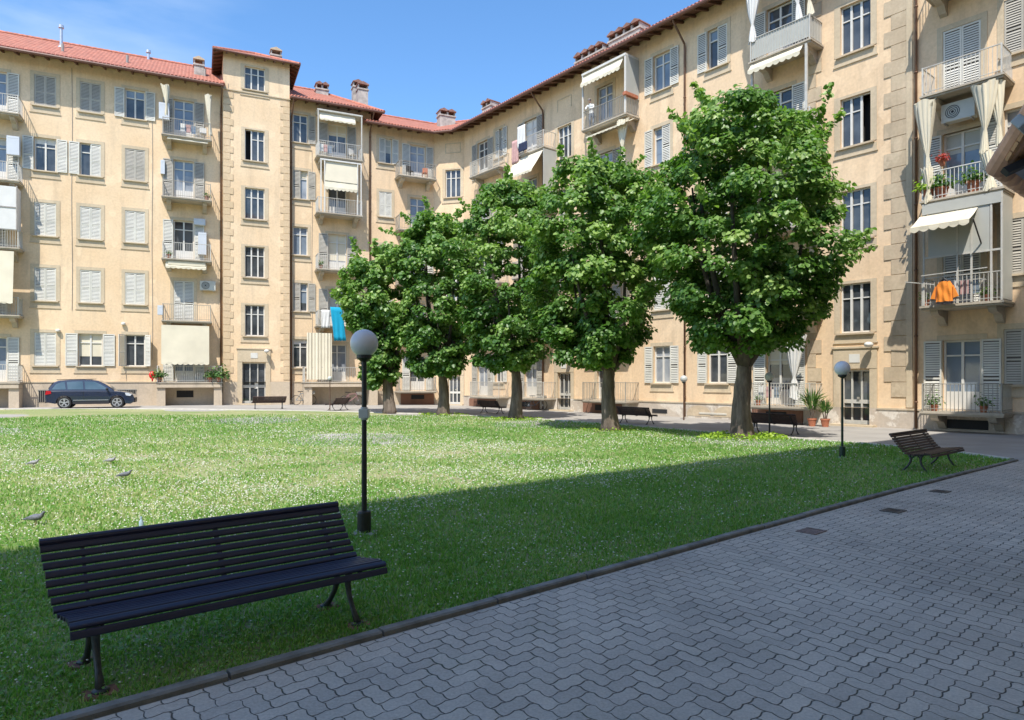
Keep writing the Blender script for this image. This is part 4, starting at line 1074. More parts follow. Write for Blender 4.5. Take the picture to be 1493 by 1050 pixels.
jacket(FR, FR.s_(1377, 1.45), 1.42, fR[1]+.45)

# ---- building on the near side: casts the shade over the path
kA = math.atan2(KD.y, KD.x)
PF = K0-KN*5.6
FF = Frame((PF.x, PF.y), kA+PI, rootF)
hF = []
ZE_F = 22.6
for i in range(-8, 10):
    for r in range(5): hF.append((i*3.2-.55, i*3.2+.55, 1.9+r*3.96, 3.9+r*3.96))
wall(FF, -27.5, 40, -.5, ZE_F+.3, hF, M['wall_r'])
for h in hF:
    m = FF.mb(); m.box(h[0], h[0]+.07, .12, .17, h[2], h[3]); m.box(h[1]-.07, h[1], .12, .17, h[2], h[3]); m.box((h[0]+h[1])/2-.05, (h[0]+h[1])/2+.05, .12, .17, h[2], h[3]); wo = m.build('window', M['white'], rootF)
    m = FF.mb(); m.box(h[0], h[1], .175, .19, h[2], h[3]); m.build('pane', M['pane'], wo)
rough_roof(rootF, [((PF.x, PF.y), kA+PI, -27.5, 40.5)], ZE_F, 2.6, 1.1, 5, hip_end=False)

# ================================================================== GROUND
from mathutils.geometry import delaunay_2d_cdt
def kp(a, b, z=None):
    p = K0+KD*a+KN*b; return (p.x, p.y)
def inside(poly, X, Y):
    poly = np.array(poly); n = len(poly); r = np.zeros(X.shape, bool); j = n-1
    for i in range(n):
        xi, yi = poly[i]; xj, yj = poly[j]
        c = ((yi > Y) != (yj > Y)) & (X < (xj-xi)*(Y-yi)/(yj-yi+1e-12)+xi); r ^= c; j = i
    return r
def dens(pts, step=.6):
    out = []
    for i, p in enumerate(pts):
        q = pts[(i+1) % len(pts)]; L = math.hypot(q[0]-p[0], q[1]-p[1]); n = max(1, int(L/step))
        out += [(p[0]+(q[0]-p[0])*k/n, p[1]+(q[1]-p[1])*k/n) for k in range(n)]
    return out
def sheet(name, poly, dz, mat, step=1.0, hf=None):
    o = dens(poly, step); P = np.array(o); gx = np.arange(P[:, 0].min(), P[:, 0].max(), step); gy = np.arange(P[:, 1].min(), P[:, 1].max(), step)
    X, Y = np.meshgrid(gx, gy); X = X.ravel(); Y = Y.ravel(); k = inside(o, X, Y)
    pts = [Vector(p) for p in o]+[Vector((x, y)) for x, y in zip(X[k], Y[k])]
    v, e, f, *_ = delaunay_2d_cdt(pts, [], [list(range(len(o)))], 1, 1e-4)
    hf = hf or ground
    me = bpy.data.meshes.new(name); me.from_pydata([(p.x, p.y, hf(p.x, p.y)+dz) for p in v], [], [tuple(t) for t in f]); me.materials.append(mat)
    me.polygons.foreach_set('use_smooth', [True]*len(me.polygons)); me.update()
    ob = bpy.data.objects.new(name, me); COL.objects.link(ob); tag(ob, kind='structure'); return ob
def gsheet():
    xs = [-400, -150]+list(range(-70, 71, 2))+[150, 400]; ys = [-400, -150]+list(range(-40, 101, 2))+[160, 400]
    v = [(x, y, ground(x, y)) for y in ys for x in xs]; n = len(xs)
    f = [(j*n+i, j*n+i+1, (j+1)*n+i+1, (j+1)*n+i) for j in range(len(ys)-1) for i in range(n-1)]
    me = bpy.data.meshes.new('ground'); me.from_pydata(v, [], f); me.materials.append(M['ground']); me.update()
    o = bpy.data.objects.new('ground', me); COL.objects.link(o); tag(o, kind='structure')
gsheet()
far = [(-48, 36.6), (-28, 37.2), (-18, 37.7), (-9.5, 37.9), (-5.0, 37.4), (-1.7, 35.6), (1.5, 32.8), (4.6, 28.8), (7.0, 25.2), (8.9, 22.2), (10.3, 19.3), (11.0, 17.2)]
q1 = kp(15.45, .06)
lawn = [kp(-16, .06)]+[q1]+far[::-1]+[(-48, -3)]
def lz(x, y):     # the turf swells a little above the kerb
    return ground(x, y)+.012+.02*math.sin(x*.5+1)*math.sin(y*.37)*min(1, max(0, (y-7)/10))
sheet('lawn', lawn, 0, M['lawn'], .7, lz)
sheet('paved_path', [kp(-18, -6.0), kp(17.5, -6.0), kp(17.5, -.1), kp(-18, -.1)], .02, M['pavers'], 1.5)
def kerb(name, pts, w, h, mat, seg=1.0, gap=.008):
    m = MB(); pts = [Vector((p[0], p[1], 0)) for p in pts]
    for i in range(len(pts)-1):
        d = pts[i+1]-pts[i]; L = d.length; d.normalize(); n = max(1, round(L/seg)); nn = Vector((-d.y, d.x, 0))
        for k in range(n):
            a = pts[i]+d*(L*k/n+gap); b = pts[i]+d*(L*(k+1)/n-gap)
            ja = random.uniform(-.004, .004)
            ga = ground(a.x, a.y); gb = ground(b.x, b.y); c = .012
            prof = [(-w/2, -.12), (-w/2, h-c), (-w/2+c, h), (w/2-c, h), (w/2, h-c), (w/2, -.12)]
            vs = [a+nn*(p[0]+ja)+Vector((0, 0, ga+p[1]+ja)) for p in prof]+[b+nn*(p[0]+ja)+Vector((0, 0, gb+p[1]+ja)) for p in prof]
            m.add(vs, [(0,1,2,3,4,5), (11,10,9,8,7,6)]+[(j, 6+j, 6+(j+1) % 6, (j+1) % 6) for j in range(6)])
    o = m.build(name, mat); tag(o, kind='structure'); return o
kerb('path_kerb', [kp(-16, 0), kp(15.5, 0)], .085, .042, M['kerb'])
kerb('lawn_kerb', [q1]+far[::-1], .12, .06, M['kerbl'])

# grass, clover and flowers
def field(n, r0, r1, seed, amax=50):
    g = np.random.default_rng(seed); th = np.radians(g.uniform(-amax, amax, n)); r = r0*(r1/r0)**g.random(n)
    X = r*np.sin(th); Y = r*np.cos(th); k = inside(lawn, X, Y)
    # stay off the kerb stones
    kk = ((X-K0.x)*KN.x+(Y-K0.y)*KN.y) > .028
    return X[k & kk], Y[k & kk], r[k & kk], g
def lzv(X, Y):
    a = np.clip((Y-8)/18, 0, 1); a = a*a*(3-2*a); b = np.clip(-X/22, 0, 1); b = b*b*(3-2*b)
    return a*(-.25+.3*b)+.012+.02*np.sin(X*.5+1)*np.sin(Y*.37)*np.clip((Y-7)/10, 0, 1)
def patch(X, Y, f, s):
    return .5+.5*np.sin(X*f+s+1.3*np.sin(Y*f*.7+s))*np.sin(Y*f*1.1-s+1.1*np.sin(X*f*.6))
def dry(X, Y):
    a = np.exp(-(((X+7)/9)**2+((Y-15)/8)**2)); return np.clip(a*1.35*(.5+.7*patch(X, Y, .8, 2.2))+.08+.3*np.exp(-((Y-34)/3)**2), 0, 1)
def blades(n):
    X, Y, r, g = field(n, 2.6, 36, 5); n = len(X); Z = lzv(X, Y)-.004
    bare = dry(X, Y)*patch(X, Y, 1.9, 5)*patch(X, Y, .5, 1.3); kp_ = g.random(n) > np.clip((bare-.16)*4, 0, .85); X, Y, Z, r = X[kp_], Y[kp_], Z[kp_], r[kp_]; n = len(X)
    ok_ = np.ones(n, bool); bp = K0+KD*-1.055+KN*.535; bd_ = KD.copy(); bn_ = Vector((-bd_.y, bd_.x, 0))
    for sx in (-.765, .765):
        for sy in (-.305, .195):
            q = bp+bd_*sx+bn_*sy; ok_ &= ~((np.abs((X-q.x)*bd_.x+(Y-q.y)*bd_.y) < .08) & (np.abs((X-q.x)*bn_.x+(Y-q.y)*bn_.y) < .06))
    for (tx, ty, tr_) in ((7.55, 22, .75), (3.72, 25.7, .6), (.2, 33.2, .6), (-3.75, 36.6, .6), (-6.9, 37.6, .7)): ok_ &= np.hypot(X-tx, Y-ty) > tr_*(.75+.35*g.random(n))
    X, Y, Z, r = X[ok_], Y[ok_], Z[ok_], r[ok_]; n = len(X)
    sc = (r/5)**.62; pt = patch(X, Y, .9, 1)*.6+patch(X, Y, 2.7, 4)*.4
    H = g.uniform(.018, .050, n)*sc**.55*(.7+.6*pt); W = .0042*sc*g.uniform(.7, 1.4, n)
    a = g.uniform(0, 2*PI, n); lean = g.uniform(.1, .9, n)*H; la = a+g.normal(0, .8, n)+PI/2
    B = np.stack([X, Y, Z], 1); s = np.stack([np.cos(a)*W, np.sin(a)*W, np.zeros(n)], 1)
    mid = B+np.stack([np.cos(la)*lean*.3, np.sin(la)*lean*.3, H*.6], 1); tip = B+np.stack([np.cos(la)*lean, np.sin(la)*lean, H], 1)
    P = np.stack([B-s, B+s, mid+s*.8, tip, mid-s*.8], 1).reshape(-1, 3); base = np.arange(n)[:, None]*5
    F = base+np.array([0, 1, 2, 3, 4]); dr = dry(X, Y); rr = np.clip(g.random(n)*.62+.25*(1-pt)-.08+.42*dr, 0, 1)
    return tag(np_mesh('grass', P, F, M['grass'], None, rr), 'short green grass covering the lawn', 'grass', kind='stuff')
blades(430000)
def clover():
    X, Y, r, g = field(120000, 2.6, 30, 9); pt = patch(X, Y, 1.3, 2); k = g.random(len(X)) < .25+.75*pt; X, Y, r = X[k], Y[k], r[k]; n = len(X)
    C = np.stack([X, Y, lzv(X, Y)+g.uniform(.008, .045, n)], 1); nn = np.zeros((n, 3)); nn[:, 2] = 1
    o = leafcloud(C, nn, (.020*(r/5)**.6)[:, None], tilt=.35, name='clover_leaves', mat=M['grass'], droop=0, aspect=1.1, rnd=g.random(n)*.6)
    tag(o, 'low clover leaves mixed through the lawn', 'clover', kind='stuff')
clover()
def flowers():
    X, Y, r, g = field(90000, 2.8, 36, 21); pt = patch(X, Y, .55, 3)*.55+patch(X, Y, 1.9, 7)*.45
    kk = ((X-K0.x)*KN.x+(Y-K0.y)*KN.y); p = (np.clip(pt-.1, 0, 1)**1.5)*np.where(kk > 3.2, .6+1.5*dry(X, Y), .28); k = g.random(len(X)) < p; X, Y, r = X[k], Y[k], r[k]; n = len(X)
    C = np.stack([X, Y, lzv(X, Y)+g.uniform(.03, .07, n)], 1); s = (.0075*(r/5)**.62*g.uniform(.6, 1.3, n))[:, None]
    D = np.array([(1, 0, 0), (0, 1, 0), (-1, 0, 0), (0, -1, 0), (0, 0, .7), (0, 0, -.6)], float)
    P = (C[:, None, :]+D[None]*s[:, None, :]).reshape(-1, 3); b = np.arange(n)[:, None]*6
    F = np.concatenate([b+np.array(t) for t in ((0,1,4), (1,2,4), (2,3,4), (3,0,4), (1,0,5), (2,1,5), (3,2,5), (0,3,5))], 0)
    tag(np_mesh('clover_flowers', P, F, M['petal']), 'small white clover flowers dotted over the lawn', 'flowers', kind='stuff')
flowers()

# ================================================================== TREES
def tree(x, y, prof, label, n_leaf, leaf, tr=.40, lean=(0, 0), fork=2.3, seed=1, squash=1.0, cx=0, spikes=8):
    """prof: (height, radius) pairs of the crown"""
    g = np.random.default_rng(seed); rd = random.Random(seed); z0 = ground(x, y)
    root = empty('linden_tree', (x, y, z0), 0, label, 'tree', 'row of linden trees on the lawn edge')
    m = MB(); pts = []; rs = []
    for i in range(9):
        t = i/8; pts.append((lean[0]*t+.05*math.sin(t*5+seed), lean[1]*t, -.1+t*(fork+.3))); rs.append(tr*(1.0-.36*t+.35*math.exp(-t*9)))
    m.tube(pts, rs, 14)
    m2_ = MB()
    H0, H1 = prof[0][0], prof[-1][0]
    for k in range(9):
        a = 2*PI*k/9+rd.uniform(-.3, .3); hr = rd.uniform(.35, .85); hz = H0+(H1-H0)*rd.uniform(.3, .9)
        rr = np.interp(hz, [p[0] for p in prof], [p[1] for p in prof])*hr
        tip = Vector((cx+rr*math.cos(a), rr*math.sin(a), hz)); st = Vector(pts[-1])-Vector((0, 0, .25)); q = []
        for i in range(6):
            t = i/5; p = st.lerp(tip, t); p += Vector((math.cos(a), math.sin(a), -.3))*(.35*math.sin(PI*t)); q.append(p)
        m2_.tube(q, [tr*.42*(1-.8*i/5) for i in range(6)], 8)
    m2_.build('limbs', M['limb'], root, smooth=True)
    o = m.build('trunk', M['bark'], root, smooth=True)
    md = o.modifiers.new('d', 'SUBSURF'); md.levels = 1; md.render_levels = 1
    tex = bpy.data.textures.new('barktex', 'CLOUDS'); tex.noise_scale = .35
    dm = o.modifiers.new('k', 'DISPLACE'); dm.texture = tex; dm.strength = .09; dm.texture_coords = 'LOCAL'
    hs = [p[0] for p in prof]; rsx = [p[1] for p in prof]
    C = []; NN = []; RR = []
    ncl = int(n_leaf*1.38/115); leaf *= .86
    for c in range(ncl):
        h = g.uniform(H0+.1, H1-.1); R_ = np.interp(h, hs, rsx); 
        a = g.uniform(0, 2*PI); f = g.uniform(.62, 1.0)**.6 if g.random() < .78 else g.uniform(.1, .7)
        wob = 1+.14*math.sin(3*a+seed*1.7+h*.9)+.12*math.sin(5*a-h*1.7+seed)+.07*math.sin(9*a+h*3.1)
        px, py = R_*f*wob*math.cos(a)+cx, R_*f*wob*math.sin(a)*squash; cr = g.uniform(.25, .60)*(1 if R_ > 1 else .7)
        k = int(115*(cr/.45)**1.6)+20; d = g.normal(0, 1, (k, 3)); d /= np.linalg.norm(d, axis=1)[:, None]; d[:, 2] = d[:, 2]*.62+.1
        rad = cr*g.uniform(.55, 1.05, k)[:, None]; P = np.array([px, py, h])+d*rad
        outw = np.array([px-cx, py, 0]); outw = outw/(np.linalg.norm(outw)+.01)
        C.append(P); NN.append(d*.7+outw*.45+np.array([0, 0, .75])); 
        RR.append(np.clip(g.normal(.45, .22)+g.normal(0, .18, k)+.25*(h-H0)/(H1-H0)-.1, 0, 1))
    for c in range(spikes*3):       # upright shoots that break the outline
        a = g.uniform(0, 2*PI); h = H1-g.uniform(.05, 1)**1.3*(H1-H0)*.7; R_ = np.interp(h, hs, rsx)*g.uniform(.8, 1.06)
        L = g.uniform(.5, 1.35); k = 60; t = g.random(k)[:, None]; ou = g.uniform(.2, 1.3); dr = np.array([math.cos(a)*ou, math.sin(a)*ou, 1.0-.4*ou])
        P = np.array([R_*math.cos(a)+cx, R_*math.sin(a)*squash, h])+dr*t*L+g.normal(0, .13, (k, 3))*(1.1-t)
        C.append(P); NN.append(g.normal(0, .5, (k, 3))+np.array([0, 0, .6])); RR.append(g.uniform(.5, 1, k))
    C = np.concatenate(C); NN = np.concatenate(NN); RR = np.concatenate(RR)
    rng_save = C
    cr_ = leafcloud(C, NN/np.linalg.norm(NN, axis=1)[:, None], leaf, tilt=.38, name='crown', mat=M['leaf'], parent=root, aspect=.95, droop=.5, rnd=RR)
    return root
def shoots(root, n, r, leaf=.09, h=.25):
    a = rng.uniform(0, 2*PI, n); q = rng.uniform(.5, 1, n)*r; C = np.stack([q*np.cos(a)*1.25, q*np.sin(a), rng.random(n)*h*(1.3-q/r)+.03], 1)
    nn = np.zeros((n, 3)); nn[:, 2] = 1; leafcloud(C, nn, leaf, mat=M['leafy'], parent=root, name='basal_shoots')
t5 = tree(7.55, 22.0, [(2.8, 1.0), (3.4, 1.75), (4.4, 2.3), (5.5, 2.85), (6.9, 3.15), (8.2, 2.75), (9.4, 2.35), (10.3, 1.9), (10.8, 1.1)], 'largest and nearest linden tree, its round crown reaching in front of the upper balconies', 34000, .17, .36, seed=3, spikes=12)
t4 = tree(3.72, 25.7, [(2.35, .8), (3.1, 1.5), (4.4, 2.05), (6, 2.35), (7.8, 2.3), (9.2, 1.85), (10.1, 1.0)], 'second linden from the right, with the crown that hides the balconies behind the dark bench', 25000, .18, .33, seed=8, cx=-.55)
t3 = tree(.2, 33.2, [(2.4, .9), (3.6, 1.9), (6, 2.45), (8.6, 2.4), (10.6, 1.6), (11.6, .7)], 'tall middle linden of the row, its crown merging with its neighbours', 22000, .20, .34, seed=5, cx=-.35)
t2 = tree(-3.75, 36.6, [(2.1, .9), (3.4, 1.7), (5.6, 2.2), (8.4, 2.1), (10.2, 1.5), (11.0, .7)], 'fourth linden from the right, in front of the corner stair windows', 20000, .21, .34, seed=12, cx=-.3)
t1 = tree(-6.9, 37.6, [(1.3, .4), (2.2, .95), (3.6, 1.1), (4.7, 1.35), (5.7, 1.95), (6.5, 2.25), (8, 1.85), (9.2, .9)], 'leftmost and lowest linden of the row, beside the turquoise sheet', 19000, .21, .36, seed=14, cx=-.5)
shoots(t5, 800, 1.15); shoots(t4, 160, .9, .07, .12); shoots(t3, 420, 1.1, .08, .14); shoots(t2, 380, 1.1, .08, .16)

# ================================================================== BENCHES
def bench(name, label, paint, group, half=.935, pads=True, loc=(0, 0, 0), rz=0):
    r = empty(name, loc, rz, label, 'bench', group)
    prof_s = [(-.378, .350, 78), (-.354, .392, 26), (-.298, .397, -5), (-.240, .390, -7), (-.182, .382, -8), (-.124, .373, -8), (-.066, .366, -6), (-.008, .362, 2)]
    prof_b = [(.046, .381, 40), (.086, .420, 50), (.121, .462, 55), (.153, .506, 56), (.185, .550, 57), (.216, .595, 58), (.246, .640, 59), (.274, .686, 61)]
    def slat(mb, y, z, a, w=.043, t=.026):
        k = .025-.07*min(1, max(0, (y+.10)/.36))
        c, s = math.cos(R(a)), math.sin(R(a)); P = []
        for i, j in ((-1, -.3), (-.85, -.85), (-.5, -1), (.5, -1), (.85, -.85), (1, -.3), (1, .3), (.85, .8), (.5, 1), (-.5, 1), (-.85, .8), (-1, .3)):
            yy, zz = i*w/2, j*t/2; P.append((y+yy*c-zz*s, z+yy*s+zz*c))
        mb.prism(P, -half+k-random.uniform(-.004, .004), half+k*.6+random.uniform(-.004, .004), 'x')
    m = MB(); [slat(m, *p) for p in prof_s]; m.build('seat', paint, r)
    m = MB(); [slat(m, *p) for p in prof_b]
    m.tube([(-half-.045, .292, .722), (half-.03, .292, .722)], .024, 10); m.build('backrest', paint, r)
    lx = half-.17
    for sx in (-1, 1):
        x = sx*lx; 
        m = MB(); fr = [(x, p[0], p[1]-.022) for p in prof_s[1:]]+[(x, p[0]+.020, p[1]-.010) for p in prof_b]
        for a, b in zip(fr, fr[1:]): m.bar(a, b, .035, .016, up=(1, 0, 0))
        m.build('seat_iron', M['castiron'], r)
        m = MB(); m.tube([(x, -.21, .375), (x, -.165, .31), (x, -.155, .24), (x, -.18, .16), (x, -.235, .08), (x, -.305, .0)], [.019, .026, .022, .019, .018, .027], 8); m.tube([(x, -.08, .355), (x, -.13, .32), (x, -.17, .26)], .014, 6)
        m.lathe([(.045, 0), (.045, .012), (.02, .02)], (x, -.305, -.005), 8)
        m.build('leg', M['castiron'], r, smooth=True)
        m = MB(); m.tube([(x, .045, .345), (x, .005, .29), (x, .01, .22), (x, .055, .14), (x, .12, .065), (x, .195, .0)], [.019, .026, .022, .019, .018, .027], 8); m.tube([(x, -.08, .345), (x, -.03, .31), (x, .015, .25)], .014, 6)
        m.lathe([(.045, 0), (.045, .012), (.02, .02)], (x, .195, -.005), 8)
        m.build('leg', M['castiron'], r, smooth=True)
    m = MB(); m.bar((0, -.26, .36), (0, .0, .335), .03, .014, up=(1, 0, 0)); m.bar((0, .055, .35), (0, .292, .69), .014, .03, up=(1, 0, 0)); m.build('centre_strap', M['castiron'], r)
    if pads:
        for sx in (-1, 1):
            for y in (-.305, .195):
                m = MB(); m.box(sx*lx-.085, sx*lx+.085, y-.07, y+.07, -.05, -.003); m.build('foot_pad', M['gravel'], r, bevel=.008)
    return r
G = 'slatted park benches'
p = K0+KD*-1.055+KN*.535
bench('park_bench', 'large dark blue-black slatted bench in the foreground on the grass by the kerb', M['benchd'], G, loc=(p.x, p.y, .022), rz=kA)
p = K0+KD*12.2+KN*.72
brb = bench('park_bench', 'brown slatted bench at the right tip of the lawn beside the paved path', M['benchb'], G, loc=(p.x, p.y, lz(p.x, p.y)-.03), rz=kA, pads=False)
def place(src, loc, rz, label, group=None):
    c = copy_tree(src); c.location = loc; c.rotation_euler = (0, 0, rz); c['label'] = label
    if group: c['group'] = group
    return c
aR = math.atan2(.776, -.63)
for (u, v, rz, lab) in ((927, 617, aR, 'dark bench on the pale path behind the second tree from the right'), (1128, 632, aR, 'dark bench in shade behind the trunk of the nearest tree, by the thin lamp'),
                        (716, 602.5, aR, 'dark bench seen between the third and fourth tree trunks'), (392, 597, angL+PI, 'dark bench seen from behind in front of the stair tower door'),
                        (494, 597, angL+PI+.9, 'brown bench turned sideways near the parked bicycle at the left of the lamp globe')):
    g_ = -.23 if u > 600 else -.06; q = at(u, v, g_); place(brb, (q[0], q[1], ground(q[0], q[1])+.01), rz, lab)
q = at(1056, 613, -.25); m = MB(); m.box(-.8, .8, -.22, .22, .2, .3); m.box(-.6, -.4, -.18, .18, 0, .2); m.box(.4, .6, -.18, .18, 0, .2)
o = m.build('stone_bench', M['kerbl'], None, bevel=.015); o.location = (q[0], q[1]+1.5, ground(q[0], q[1]+1.5)); o.rotation_euler = (0, 0, angR); tag(o, 'low pale stone bench against the wall left of the nearest trunk', 'bench')

# ================================================================== LAMPS
def lamp(u, v, gz, H, rg, pr, label, mp, mg, box=False, base=True):
    q = at(u, v, gz); z = lz(q[0], q[1]) if u not in (997, 481) else ground(q[0], q[1])
    r = empty('globe_lamp', (q[0], q[1], z), 0, label, 'lamp', 'globe lamps around the lawn')
    m = MB(); m.lathe([(pr, 0), (pr, .9), (pr*.93, .92), (pr*.93, H-rg*1.0)], n=14); m.build('pole', mp, r, smooth=False)
    if base:
        m = MB(); m.lathe([(pr*2.5, 0), (pr*2.5, .235), (pr*2.3, .25), (pr*1.0, .255)], n=18); m.build('base', mp, r)
        m = MB(); m.box(-.12, .12, -.12, .12, -.06, .022); m.build('footing', M['conc'], r, bevel=.01)
    m = MB(); m.lathe([(pr*1.2, H-rg-.05), (rg*.55, H-rg-.01), (rg*.55, H-rg*.84), (rg*.3, H-rg*.8)], n=18); m.build('collar', M['lampblack'], r)
    m = MB(); m.ball((0, 0, H), rg, 32, 20); m.build('globe', mg, r, smooth=True)
    if box:
        m = MB(); m.box(-.052, .052, -.05, .05, H-.82, H-.72); m.lathe([(.04, H-.84), (.04, H-.70)], n=12); m.build('junction_box', M['globeg'], r, bevel=.006)
    return r
lamp(531, 780, 0, 2.09, .152, .030, 'nearest globe lamp, its grey ball on a black pole behind the foreground bench', M['lampblack'], M['globe'], True)
lamp(1228, 668, -.08, 2.03, .17, .026, 'slim green globe lamp in the shaded grass in front of the right-hand door', M['lampgreen'], M['globe'])
lamp(1122, 632, -.2, 2.05, .165, .030, 'thin black globe lamp just right of the nearest tree trunk', M['lampblack'], M['globeg'], base=False)
lamp(997, 612, -.23, 2.0, .17, .035, 'brown-posted globe lamp on the path in front of the ground-floor windows', M['lampbrown'], M['globeg'], base=False)
lamp(481, 598, -.05, 1.9, .13, .03, 'farthest small lamp on the lawn edge near the pleated curtain', M['lampbrown'], M['globeg'], base=False)

# ================================================================== CAR
def car(loc, rz):
    r = empty('parked_car', loc, rz, 'dark blue five-door family car parked in front of the left building', 'car')
    hwL = lambda z: .905 if z < .75 else .905-(z-.75)*.14
    hwU = lambda z: .875-(z-.98)*.36
    def sidep(poly, hw, mb, inset=0):
        n = len(poly); v = [(x, -hw(z)-inset, z) for x, z in poly]+[(x, hw(z)+inset, z) for x, z in poly]
        mb.add(v, [tuple(range(n)), tuple(range(2*n-1, n-1, -1))]+[(i, n+i, n+(i+1) % n, (i+1) % n) for i in range(n)])
    def arch(cx, r_): return [(cx-r_*math.cos(PI*k/10), .34+r_*math.sin(PI*k/10)) for k in range(11)]
    low = [(-2.18, .38), (-2.2, .62), (-2.16, .95), (-2.08, 1.03)]+[(-1.2, 1.035), (.0, 1.02), (.95, 1.01), (1.5, .97), (1.95, .88), (2.13, .78), (2.21, .6), (2.19, .36), (2.02, .24)]+[(1.32+.42, .26)]+arch(1.32, .39)[::-1]+[(.93, .24)]+[(-.9, .24)]+arch(-1.29, .39)[::-1]+[(-1.7, .30)]
    low = low[:13]+[(1.73, .25)]+arch(1.32, .39)[::-1]+[(.92, .25), (-.89, .25)]+arch(-1.29, .39)[::-1]+[(-1.70, .28)]
    m = MB(); sidep(low, hwL, m); b = m.build('body', M['car'], r, bevel=.035)
    up = [(-2.10, 1.0), (-2.02, 1.22), (-1.80, 1.52), (-1.62, 1.61), (-.9, 1.67), (-.1, 1.67), (.35, 1.60), (.72, 1.40), (1.15, 1.05), (1.2, .98)]
    m = MB(); sidep(up, hwU, m); m.build('cabin', M['car'], r, bevel=.04)
    gl = [[(-1.90, 1.10), (-1.72, 1.40), (-1.45, 1.52), (-1.30, 1.53), (-1.22, 1.10)], [(-1.14, 1.10), (-1.2, 1.54), (-.42, 1.57), (-.36, 1.10)], [(-.28, 1.10), (-.33, 1.57), (.16, 1.54), (.5, 1.38), (.88, 1.10)]]
    for k, g_ in enumerate(gl):
        for sg in (-1, 1):
            m = MB(); v = [(x, sg*(hwU(z)+.012), z) for x, z in g_]; m.add(v+[(x, sg*(hwU(z)-.03), z) for x, z in g_], [tuple(range(len(v)))]+[(i, len(v)+i, len(v)+(i+1) % len(v), (i+1) % len(v)) for i in range(len(v))])
            m.build('side_window', M['carglass'], r)
    m = MB(); m.add([(.40, -.60, 1.595), (.40, .60, 1.595), (1.14, .78, 1.075), (1.14, -.78, 1.075)], [(0, 1, 2, 3)]); m.T = Matrix.Identity(4); o = m.build('windscreen', M['carglass'], r); o.location = (.02, 0, .015)
    m = MB(); m.add([(-1.84, -.60, 1.50), (-1.84, .60, 1.50), (-2.06, .75, 1.14), (-2.06, -.75, 1.14)], [(0, 1, 2, 3)]); o = m.build('rear_window', M['carglass'], r); o.location = (-.03, 0, .01)
    for sg in (-1, 1):
        m = MB(); y = sg*.915; m.box(-.88, .90, y-.008, y+.008, .26, .40); m.build('sill_trim', M['black'], r); 
        m = MB(); m.box(-.86, .88, sg*.912-.006, sg*.912+.012*sg, .47, .50); m.build('door_strip', M['alloy'], r)
        m = MB(); m.bar((-1.7, sg*.60, 1.66), (.1, sg*.60, 1.70), .03); m.build('roof_rail', M['black'], r)
        m = MB(); m.ball((.82, sg*1.0, 1.12), .1, 10, 6, (.7, 1, .8)); m.build('wing_mirror', M['black'], r)
        m = MB(); m.prism([(1.78, .74), (2.0, .70), (2.08, .80), (1.9, .88), (1.72, .90)], sg*.90-.03, sg*.90+.01, 'y'); m.build('headlight', M['lens'], r)
        m = MB(); m.prism([(-2.21, .80), (-1.92, .86), (-1.93, 1.02), (-2.15, 1.04)], sg*.88-.03, sg*.88+.012, 'y'); m.build('tail_light', M['tail'], r)
        for x in (-.55, .28): m = MB(); m.box(x, x+.18, sg*.885-.01, sg*.885+.02, .90, .93); m.build('door_handle', M['car'], r)
        for x in (-.36, ): m = MB(); m.box(x-.006, x+.006, sg*.906-.004, sg*.906+.002, .42, 1.0); m.build('door_gap', M['black'], r)
    m = MB(); m.box(2.13, 2.235, -.72, .72, .32, .60); m.build('front_bumper', M['black'], r, bevel=.02)
    m = MB(); m.box(-2.23, -2.12, -.78, .78, .34, .62); m.build('rear_bumper', M['black'], r, bevel=.02)
    for cx in (1.32, -1.29):
        for sg in (-1, 1):
            w = MB(Matrix.Translation((cx, sg*.80, .34)) @ Matrix.Rotation(R(90), 4, 'X'))
            w.lathe([(.22, -.11), (.325, -.115), (.345, -.09), (.345, .09), (.325, .115), (.22, .11)], n=28); t = w.build('wheel', M['tyre'], r)
            w = MB(Matrix.Translation((cx, sg*.912, .34)) @ Matrix.Rotation(R(90), 4, 'X'))
            n = 24; w.add([(rr*math.cos(2*PI*k/n), rr*math.sin(2*PI*k/n), 0) for k in range(n) for rr in (.245, .215)], [(2*k, (2*k+2) % 48, (2*k+3) % 48, 2*k+1) for k in range(n)])
            for k in range(5):
                a = 2*PI*k/5+.3
                for da in (-.16, .16): w.bar((.03*math.cos(a), .03*math.sin(a), 0), (.23*math.cos(a+da), .23*math.sin(a+da), 0), .035, .02)
            w.lathe([(.06, -.015), (.06, .015)], n=12); w.build('rim', M['alloy'], t)
    return r
cw = FL.world(FL.s_(136, 2.6), 2.75, 0); car((cw.x, cw.y, ground(cw.x, cw.y)), angL)

